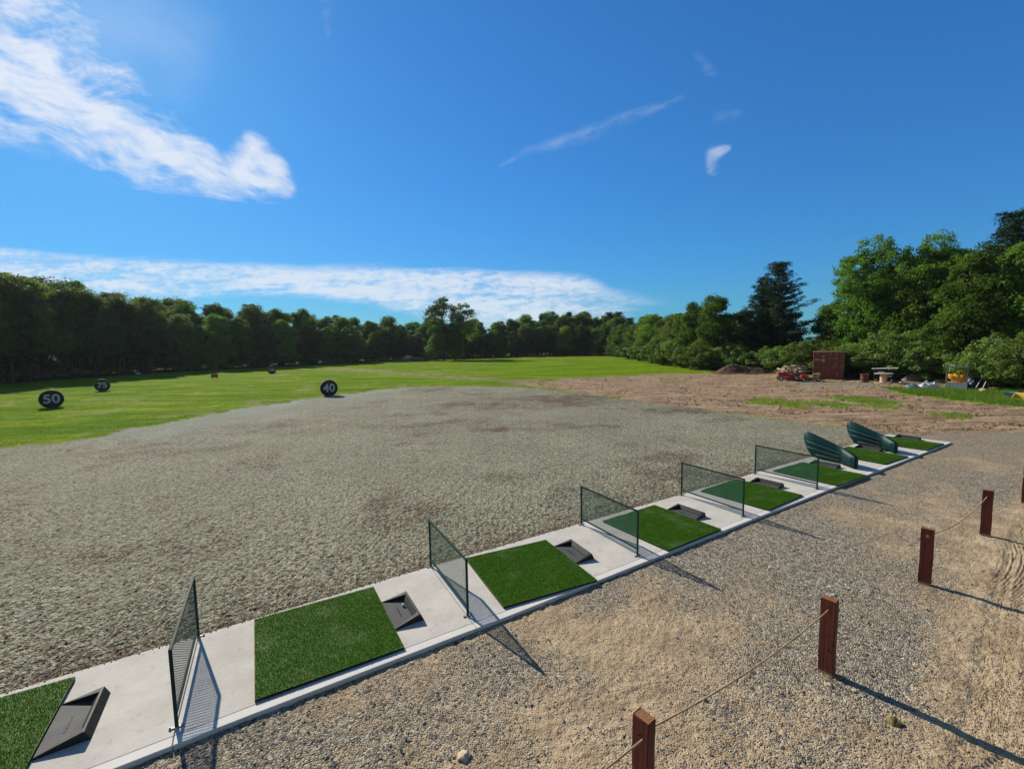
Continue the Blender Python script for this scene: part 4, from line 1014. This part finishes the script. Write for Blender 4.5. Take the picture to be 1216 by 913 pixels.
o = link('dirt_mound', me, md_); o.location = (25.9, 50.6, -.02); o.rotation_euler = (0, 0, R(-12)); tag(o, 'brown earth mound in front of the shrubs', 'dirt mound')

# ------------------------------------------------------------------ shipping container
mc, q = new('rust_red_paint'); oc = q.n('ShaderNodeTexCoord').outputs['Object']; n1 = q.noise(oc, 2.2, 6, .7); n2 = q.noise(q.n('ShaderNodeMapping', {'Vector': oc, 'Scale': (6, 6, .6)}).outputs[0], 1.5, 5, .7)
cc = q.ramp(n1, [(.3, (.20, .060, .032)), (.6, (.30, .092, .050)), (.8, (.38, .15, .09))]); cc = q.mix(q.m('MULTIPLY', q.step(n2, .55, .7), .6), cc, (.10, .035, .018))
fin(q, cc, .6, n1, .01, .35); CONT = mc
RAIL = simple('pale_roof_edge', (.62, .52, .40), .7, .2)
def container():
    W_, H_, L = 2.35, 2.5, 6.0
    root = empty('shipping_container', (29.2, 41.4, -.05), R(-33), label='rust red shipping container with closed doors standing before the trees', cat='container')
    fr = MB()
    for x in (-W_/2+.06, W_/2-.06):
        for y in (.06, L-.06): fr.box((x, y, H_/2), (.12, .12, H_), bevel=.01)
    for y in (.06, L-.06): fr.box((0, y, .09), (W_-.24, .12, .14)); fr.box((0, y, H_-.07), (W_-.24, .12, .14))
    for x in (-W_/2+.06, W_/2-.06): fr.box((x, L/2, .09), (.10, L-.24, .14)); fr.box((x, L/2, H_-.06), (.10, L-.24, .12))
    fr.build('frame', CONT, root)
    for s in (-1, 1):
        poly = []; n_ = 22
        ys = np.linspace(.12, L-.12, n_*4+1)
        for i, y in enumerate(ys): poly.append((s*(W_/2-.05-(.036 if (i//2) % 2 else 0)), y))
        poly += [(s*(W_/2-.10), L-.12), (s*(W_/2-.10), .12)]
        MB().prism(poly, .16, H_-.12).build('side_wall', CONT, root)
    MB().box((0, L/2, H_-.03), (W_-.22, L-.22, .03)).build('roof', CONT, root)
    MB().box((0, L-.05, H_/2), (W_-.24, .04, H_-.3)).build('end_wall', CONT, root)
    MB().box((0, -.01, H_+.012), (W_+.02, .14, .035)).build('roof_edge_trim', RAIL, root)
    for s in (-1, 1):
        cx = s*(W_-.24)/4
        d = MB(); d.box((cx, .045, H_/2), ((W_-.26)/2, .05, H_-.30))
        for z in np.linspace(.45, H_-.45, 5): d.box((cx, .014, z), ((W_-.26)/2-.14, .02, .17), bevel=.006)
        d.build('door', CONT, root)
        for xx in (cx-.28, cx+.28):
            b = MB(); b.tube([(xx, -.02, .14), (xx, -.02, H_-.14)], .018, 8)
            for z in (.2, .75, 1.5, H_-.22): b.box((xx, -.012, z), (.10, .03, .05))
            b.build('locking_bar', simple('bar_paint', (.24, .075, .05), .5, .2), root)
            MB().box((xx+.13*s, -.035, 1.08), (.26, .02, .035)).build('handle', STEEL, root)
    for (x, z, w_, h_) in ((-.86, 1.78, .36, .13), (-.42, 1.72, .22, .26), (-.42, 2.10, .14, .12), (.42, 1.88, .5, .03), (.55, 1.36, .22, .03), (.68, .45, .18, .06), (-.86, 2.3, .06, .14), (.15, 2.3, .06, .12), (.6, 2.3, .06, .12)):
        MB().box((x, -.002, z), (w_, .008, h_)).build('marking', simple('faded_white_marking', (.48, .44, .42), .7, .3, 30), root)
container()

# ------------------------------------------------------------------ brush pile and red mower
brush('brush_pile', 26.3, 42.0, 3.2, 1.8, 1.7, 60, simple('tan_branches', (.42, .33, .25), .85, .2), 'tangled pile of pale branches left of the red container', 'brush pile', .03, .08, 5)
brush('dark_scrap_pile', 28.0, 43.6, 2.4, 1.6, 1.6, 50, simple('dark_scrap', (.06, .045, .035), .85, .3), 'dark heap of scrap wood between the branches and the container', 'scrap pile', .03, .09, 6)
REDM = simple('red_machine_paint', (.42, .02, .018), .35, .1); YELM = simple('yellow_plastic', (.75, .50, .10), .5, .1); BLK = simple('black_plastic', (.02, .02, .02), .6, .1)
def wheel(parent, x, y, r_, w_):
    m_ = Matrix.Translation((x, y, r_)) @ Matrix.Rotation(R(90), 4, 'X')
    t = MB(); t.lathe([(r_*.55, w_/2), (r_*.9, w_/2), (r_, w_*.3), (r_, -w_*.3), (r_*.9, -w_/2), (r_*.55, -w_/2)], 20, m_); o_ = t.build('wheel', BLK, parent)
    h_ = MB(); h_.lathe([(0, w_*.42), (r_*.56, w_*.42), (r_*.56, -w_*.42), (0, -w_*.42)], 16, m_, smooth=False); h_.build('rim', WHITEP, o_)
mw_ = empty('riding_mower', (25.0, 40.6, -.05), R(-20), label='old red riding mower parked before the pile of branches', cat='mower')
MB().box((-.45, 0, .58), (.72, .52, .36), bevel=.07).build('hood', REDM, mw_)
MB().box((.35, 0, .46), (.95, .66, .22), bevel=.06).build('body', REDM, mw_)
MB().box((.1, 0, .22), (1.0, 1.05, .14), bevel=.05).build('cutting_deck', REDM, mw_)
sb_ = MB(); sb_.box((.45, 0, .66), (.42, .42, .10), bevel=.04); sb_.box((.68, 0, .84), (.10, .42, .36), rot=(0, R(12), 0), bevel=.04); sb_.build('seat', BLK, mw_)
sw = MB(); sw.tube([(-.05, 0, .7), (.05, 0, .98)], .02); sw.tube([(.05+.05*math.cos(a), .17*math.sin(a), .98+.17*math.cos(a)*.3) for a in np.linspace(0, 6.28, 17)], .014, 6, cap=False); sw.build('steering_wheel', BLK, mw_)
for sx, rr_ in ((-.62, .20), (.55, .27)):
    for sy in (-.38, .38): wheel(mw_, sx, sy, rr_, .17)
sl_ = empty('flat_trailer', (26.2, 39.6, -.05), R(-8), label='low flat trailer loaded in front of the red container corner', cat='trailer')
MB().box((0, 0, .20), (2.2, .9, .07), bevel=.01).build('deck', DARKP, sl_)
for sx in (-.6, .6): wheel(sl_, sx, -.45, .16, .12); 
MB().bar((-1.1, 0, .2), (-1.7, 0, .12), .05).build('tow_bar', DARKP, sl_)
o = MB().box((0, 0, .17), (.5, .45, .34), bevel=.07).build('red_can', REDM); o.location = (25.75, 39.6, .19); tag(o, 'red box on the low flat trailer', 'box')
y_ = empty('yellow_bucket', (26.85, 39.5, .19), 0, label='pale yellow bucket on the right end of the flat trailer', cat='bucket')
t = MB(); t.lathe([(0, 0), (.20, 0), (.26, .42), (.27, .42), (.27, .44), (.25, .44), (.19, .02), (0, .02)], 20); t.build('bucket_body', simple('pale_yellow', (.72, .60, .30), .5, .1), y_)
MB().tube([(-.26, 0, .40), (-.15, 0, .55), (.15, 0, .55), (.26, 0, .40)], .01, 6).build('handle', BLK, y_)

# ------------------------------------------------------------------ cart, spool, planter
ct = empty('service_cart', (31.6, 38.1, -.05), R(-38), label='black wheeled cart with a pale flat lid beside the cable spool', cat='cart')
MB().box((0, 0, .62), (1.35, .8, .72), bevel=.03).build('cabinet', BLK, ct)
MB().box((.05, 0, 1.12), (1.75, 1.0, .05), rot=(0, R(-3), 0), bevel=.01).build('lid', simple('pale_lid', (.52, .55, .50), .5, .1), ct)
for s in (-1, 1):
    for u_ in (-1, 1): MB().bar((s*.6, u_*.34, .9), (s*.6, u_*.34, 1.12), .05).build('lid_strut', BLK, ct)
for x_, z_, w_, h_ in ((-.2, .82, .42, .14), (.35, .5, .3, .07)): MB().box((x_, -.403, z_), (w_, .008, h_)).build('label_plate', WHITEP, ct)
for sx in (-.5, .5):
    for sy in (-.36, .36): wheel(ct, sx, sy, .14, .09)
MB().box((.9, 0, .75), (.5, .7, .04), bevel=.01).build('side_shelf', BLK, ct)
spl = empty('cable_spool', (30.6, 36.9, -.05), 0, label='wooden cable spool used as a table before the black cart', cat='cable spool')
PLY = simple('pale_plywood', (.58, .43, .28), .75, .15, 5); GREYT = simple('greyed_plywood', (.42, .40, .35), .8, .15, 5)
for z_, mm in ((.03, PLY), (.78, GREYT)):
    t = MB(); t.lathe([(0, z_-.025), (.62, z_-.025), (.62, z_+.025), (0, z_+.025)], 32, smooth=False); t.build('disc', mm, spl)
t = MB(); t.lathe([(.24, .055), (.24, .755)], 24)
t.build('drum', PLY, spl)
pl_ = empty('rusty_drum', (29.9, 38.0, -.05), 0, label='rusty brown barrel left of the cable spool', cat='barrel')
t = MB(); t.lathe([(0, 0), (.30, 0), (.31, .03), (.29, .05), (.29, .30), (.31, .32), (.29, .34), (.29, .62), (.31, .64), (.31, .68), (.28, .68), (.28, .60), (0, .60)], 24); t.build('barrel_body', simple('rust', (.15, .055, .03), .8, .3), pl_)

# ------------------------------------------------------------------ debris, tarps, boards
def heap(name, x, y, L, W_, H_, mat, lab, cat, seed, fold=3.0):
    n_ = 44; g = np.linspace(-1, 1, n_); A, Bb = np.meshgrid(g, g, indexing='ij'); r_ = np.clip(1-(A**2+Bb**2), 0, 1)**.6
    h = H_*r_*(.35+1.1*fbm(A*fold+seed, Bb*fold, 4, seed)); idx = np.arange(n_*n_).reshape(n_, n_)
    me = npmesh(name, np.stack([A*L/2, Bb*W_/2, h], -1).reshape(-1, 3), np.stack([idx[:-1, :-1], idx[1:, :-1], idx[1:, 1:], idx[:-1, 1:]], -1).reshape(-1, 4), True)
    o = link(name, me, mat); o.location = (x, y, -.05); tag(o, lab, cat); return o
heap('rubble_pile', 34.3, 38.3, 2.0, 1.1, .62, simple('pinkish_rubble', (.42, .31, .24), .9, .25, 6, .03), 'low pinkish rubble pile by the shrubs right of the cart', 'rubble', 71, 5)
heap('white_tarp', 29.95, 32.1, 1.7, .9, .52, simple('white_sheeting', (.72, .74, .76), .45, .06), 'crumpled white tarp lying left of the framed box', 'tarp', 72, 3)
heap('blue_tarp', 28.9, 32.3, .9, .7, .38, simple('blue_grey_sheeting', (.16, .28, .38), .5, .15), 'small blue grey tarp at the left end of the white one', 'tarp', 73, 3)
o = MB().box((0, 0, .04), (2.6, .3, .06), bevel=.008).build('plank', GREYT); o.location = (30.7, 33.6, .18); o.rotation_euler = (0, R(2), R(-20)); tag(o, 'long grey plank lying behind the white tarp', 'plank')
o = MB().box((0, 0, .1), (.9, .35, .22), bevel=.02).build('log', simple('pale_log', (.55, .42, .2), .8, .2)); o.location = (34.9, 36.4, -.02); tag(o, 'pale cut timber right of the rubble pile', 'timber')
# framed box with orange tubs
bx = empty('framed_shelter', (31.15, 31.35, -.05), R(-42), label='open timber frame with a white base panel, orange tubs inside', cat='timber frame')
bx.scale = (.80, .75, 1.0)
FRW = simple('brown_grey_timber', (.33, .26, .22), .8, .15, 8)
for s in (-1, 1):
    MB().box((s*.62, 0, .78), (.09, .09, 1.56), bevel=.005).build('upright', FRW, bx); MB().box((s*.62, 1.6, .7), (.09, .09, 1.40), bevel=.005).build('upright', FRW, bx)
MB().box((0, 0, 1.60), (1.38, .12, .10), bevel=.005).build('top_beam', simple('pale_beam', (.50, .45, .42), .8, .1), bx)
MB().box((0, .85, 1.56), (1.5, 1.75, .04), rot=(R(-4), 0, 0)).build('roof_sheet', DARKP, bx)
MB().box((0, -.06, .22), (1.30, .03, .44), bevel=.004).build('base_panel', WHITEP, bx)
MB().box((0, .8, .46), (1.2, 1.5, .04)).build('floor', FRW, bx)
OR = simple('orange_plastic', (.85, .36, .03), .4, .08)
for i, (x_, a_, l_) in enumerate(((-.22, 38, .95), (.12, 38, .95), (.36, -6, .5))):
    t = MB(); t.tube([(-l_/2, 0, 0), (-l_*.42, 0, .03), (0, 0, .05), (l_*.42, 0, .03), (l_/2, 0, 0)], [.05, .17, .21, .17, .05], 14)
    o = t.build('orange_tub', OR); o.scale = (.8, .8, .9); o.location = (31.15+.743*x_*.8+.669*.5, 31.35-.669*x_*.8+.743*.5+.02*i, .70 if i < 2 else .72); o.rotation_euler = (0, R(a_), R(-42))
    tag(o, ['left orange tub inside the timber frame', 'middle orange tub leaning inside the timber frame', 'upright orange tub at the right of the timber frame'][i], 'tub')
st_o = MB(); st_o.bar((0, 0, 0), (.85, .2, 1.15), .045); o = st_o.build('leaning_pole', GREYT); o.location = (31.75, 30.7, -.05); tag(o, 'pale pole leaning against the right side of the timber frame', 'pole')
bt = heap('blue_cover', 32.9, 31.8, 1.5, 1.2, 1.1, simple('dark_blue_cover', (.02, .05, .10), .5, .15), 'dark blue covered heap right of the timber frame', 'covered heap', 75, 2.5)
st_o = MB(); st_o.bar((0, 0, 0), (.42, .1, .75), .04); o = st_o.build('wooden_stake', PLY); o.location = (30.5, 29.1, -.05); tag(o, 'slanting wooden stake standing in the tall grass', 'stake')
rock(31.2, 29.6, .22, TANR, 'tan boulder in the tall grass right of the timber frame', .8, 12)
# toy-like blue and yellow plastic things at the edge
BLUP = simple('blue_plastic', (.06, .22, .42), .45, .1)
bc = empty('blue_barrow', (29.35, 26.3, -.05), R(20), label='blue tub barrow in the grass at the right edge', cat='wheelbarrow')
t = MB(); bm = t.bm; lo_ = [(-.25, -.2, .22), (.25, -.2, .22), (.25, .2, .22), (-.25, .2, .22)]; hi_ = [(-.42, -.32, .5), (.42, -.32, .46), (.42, .32, .46), (-.42, .32, .5)]
a_ = [bm.verts.new(v) for v in lo_]; b_ = [bm.verts.new(v) for v in hi_]; bm.faces.new(a_)
for j in range(4): bm.faces.new((a_[j], a_[(j+1) % 4], b_[(j+1) % 4], b_[j]))
o_ = t.build('tub', BLUP, bc); md = o_.modifiers.new('s', 'SOLIDIFY'); md.thickness = .02
bc.scale = (.75, .75, .8)
for s in (-1, 1): MB().bar((-.45, s*.12, .18), (.85, s*.28, .45), .04).build('handle', GREYT, bc)
wheel(bc, -.5, 0, .17, .08)
yc = empty('yellow_loader_bucket', (29.0, 25.45, -.05), R(-70), label='yellow scoop bucket beside the blue barrow at the right edge', cat='scoop bucket')
m_ = Matrix(((0, 0, 1, 0), (1, 0, 0, 0), (0, 1, 0, 0), (0, 0, 0, 1)))
t = MB(); t.prism([(-.35, .05), (.30, .02), (.36, .12), (.36, .55), (.28, .62), (.24, .56), (.28, .18), (-.33, .10)], -.45, .45, m_); t.build('scoop', YELM, yc)
yc.scale = (.7, .7, .7)
for s in (-1, 1): t = MB(); t.prism([(-.35, .05), (.30, .02), (.36, .55), (.2, .58)], s*.45-.015, s*.45+.015, m_); t.build('cheek', YELM, yc)
for s in (-1, 1): MB().bar((s*.25, .32, .45), (s*.25, .75, .75), .07).build('arm', BLK, yc)

# ------------------------------------------------------------------ clods on the dirt yard
mcl, q = new('dirt_clod'); at_ = q.n('ShaderNodeAttribute', attribute_name='tone').outputs['Fac']
fin(q, q.ramp(at_, [(0, (.10, .065, .04)), (.6, (.26, .18, .11)), (1, (.42, .32, .21))]), .95, spec=.05)
n = 30000; u = rng.uniform(0, 1, n); ys_ = 17*(50/17)**u; xs_ = ys_*rng.uniform(-.1, 1.2, n)
dn = fbm(xs_*.6, ys_*1.2, 3, 88)
ok = (sdpoly(xs_, ys_, DIRT) > .2) & (sdpoly(xs_, ys_, APRON) < 0) & (dn > .50)
xs_, ys_ = xs_[ok], ys_[ok]; sz = np.clip(rng.lognormal(math.log(.035), .5, len(xs_)), .012, .13)
stones('dirt_clods', xs_, ys_, np.full(len(xs_), -.05), sz, mcl, 'brown clods of earth scattered over the rutted dirt yard', 'clods')


# grit kicked onto the slab
n = 5000; xs_ = rng.uniform(-7, 15, n); ys_ = rng.uniform(2, 16, n); sd_ = sdpoly(xs_, ys_, SLAB)
dn_ = np.minimum(sdline(xs_, ys_, NEAR), sdline(xs_, ys_, FAR))
ok = (sd_ > .02) & (rng.uniform(0, 1, n) < np.exp(-dn_/.16)+.05)
xs_, ys_ = xs_[ok], ys_[ok]; sz = rng.uniform(.002, .006, len(xs_))
stones('slab_grit', xs_, ys_, np.full(len(xs_), .004), sz, mst, 'fine grit kicked onto the concrete slab', 'grit')
n = 9000; u = rng.uniform(0, 1, n); L_ = [(-.4+.0, 0)]
t_ = rng.uniform(0, 1, n); fx = np.interp(t_, [0, .25, .42, .68, 1], [p[0] for p in FAR]); fy = np.interp(t_, [0, .25, .42, .68, 1], [p[1] for p in FAR])
off_ = rng.exponential(.06, n)-.03; xs_ = fx-.5241*off_; ys_ = fy+.8516*off_
ok = (xs_ > -7) & ((off_ > 0) | (rng.uniform(0, 1, n) < .25)); xs_, ys_, off_ = xs_[ok], ys_[ok], off_[ok]; sz = rng.uniform(.004, .016, len(xs_))
stones('edge_crumbs', xs_, ys_, np.where(off_ < 0, .003, -.008), sz, mcl, 'crumbs of soil along the field side edge of the slab', 'soil crumbs')


# ------------------------------------------------------------------ thin haze added to lift the shadows of the woods
mh = bpy.data.materials.new('lift_haze'); mh.use_nodes = True; mh.node_tree.nodes.clear(); q = NT(mh.node_tree)
pv_ = q.n('ShaderNodeVolumePrincipled', {'Color': (.75, .88, 1.0), 'Density': .00014, 'Anisotropy': .4})
q.nt.links.new(pv_.outputs[0], q.n('ShaderNodeOutputMaterial').inputs['Volume'])
tag(MB().box((0, 0, 12), (540, 540, 27)).build('lift_haze', mh), kind='stuff')
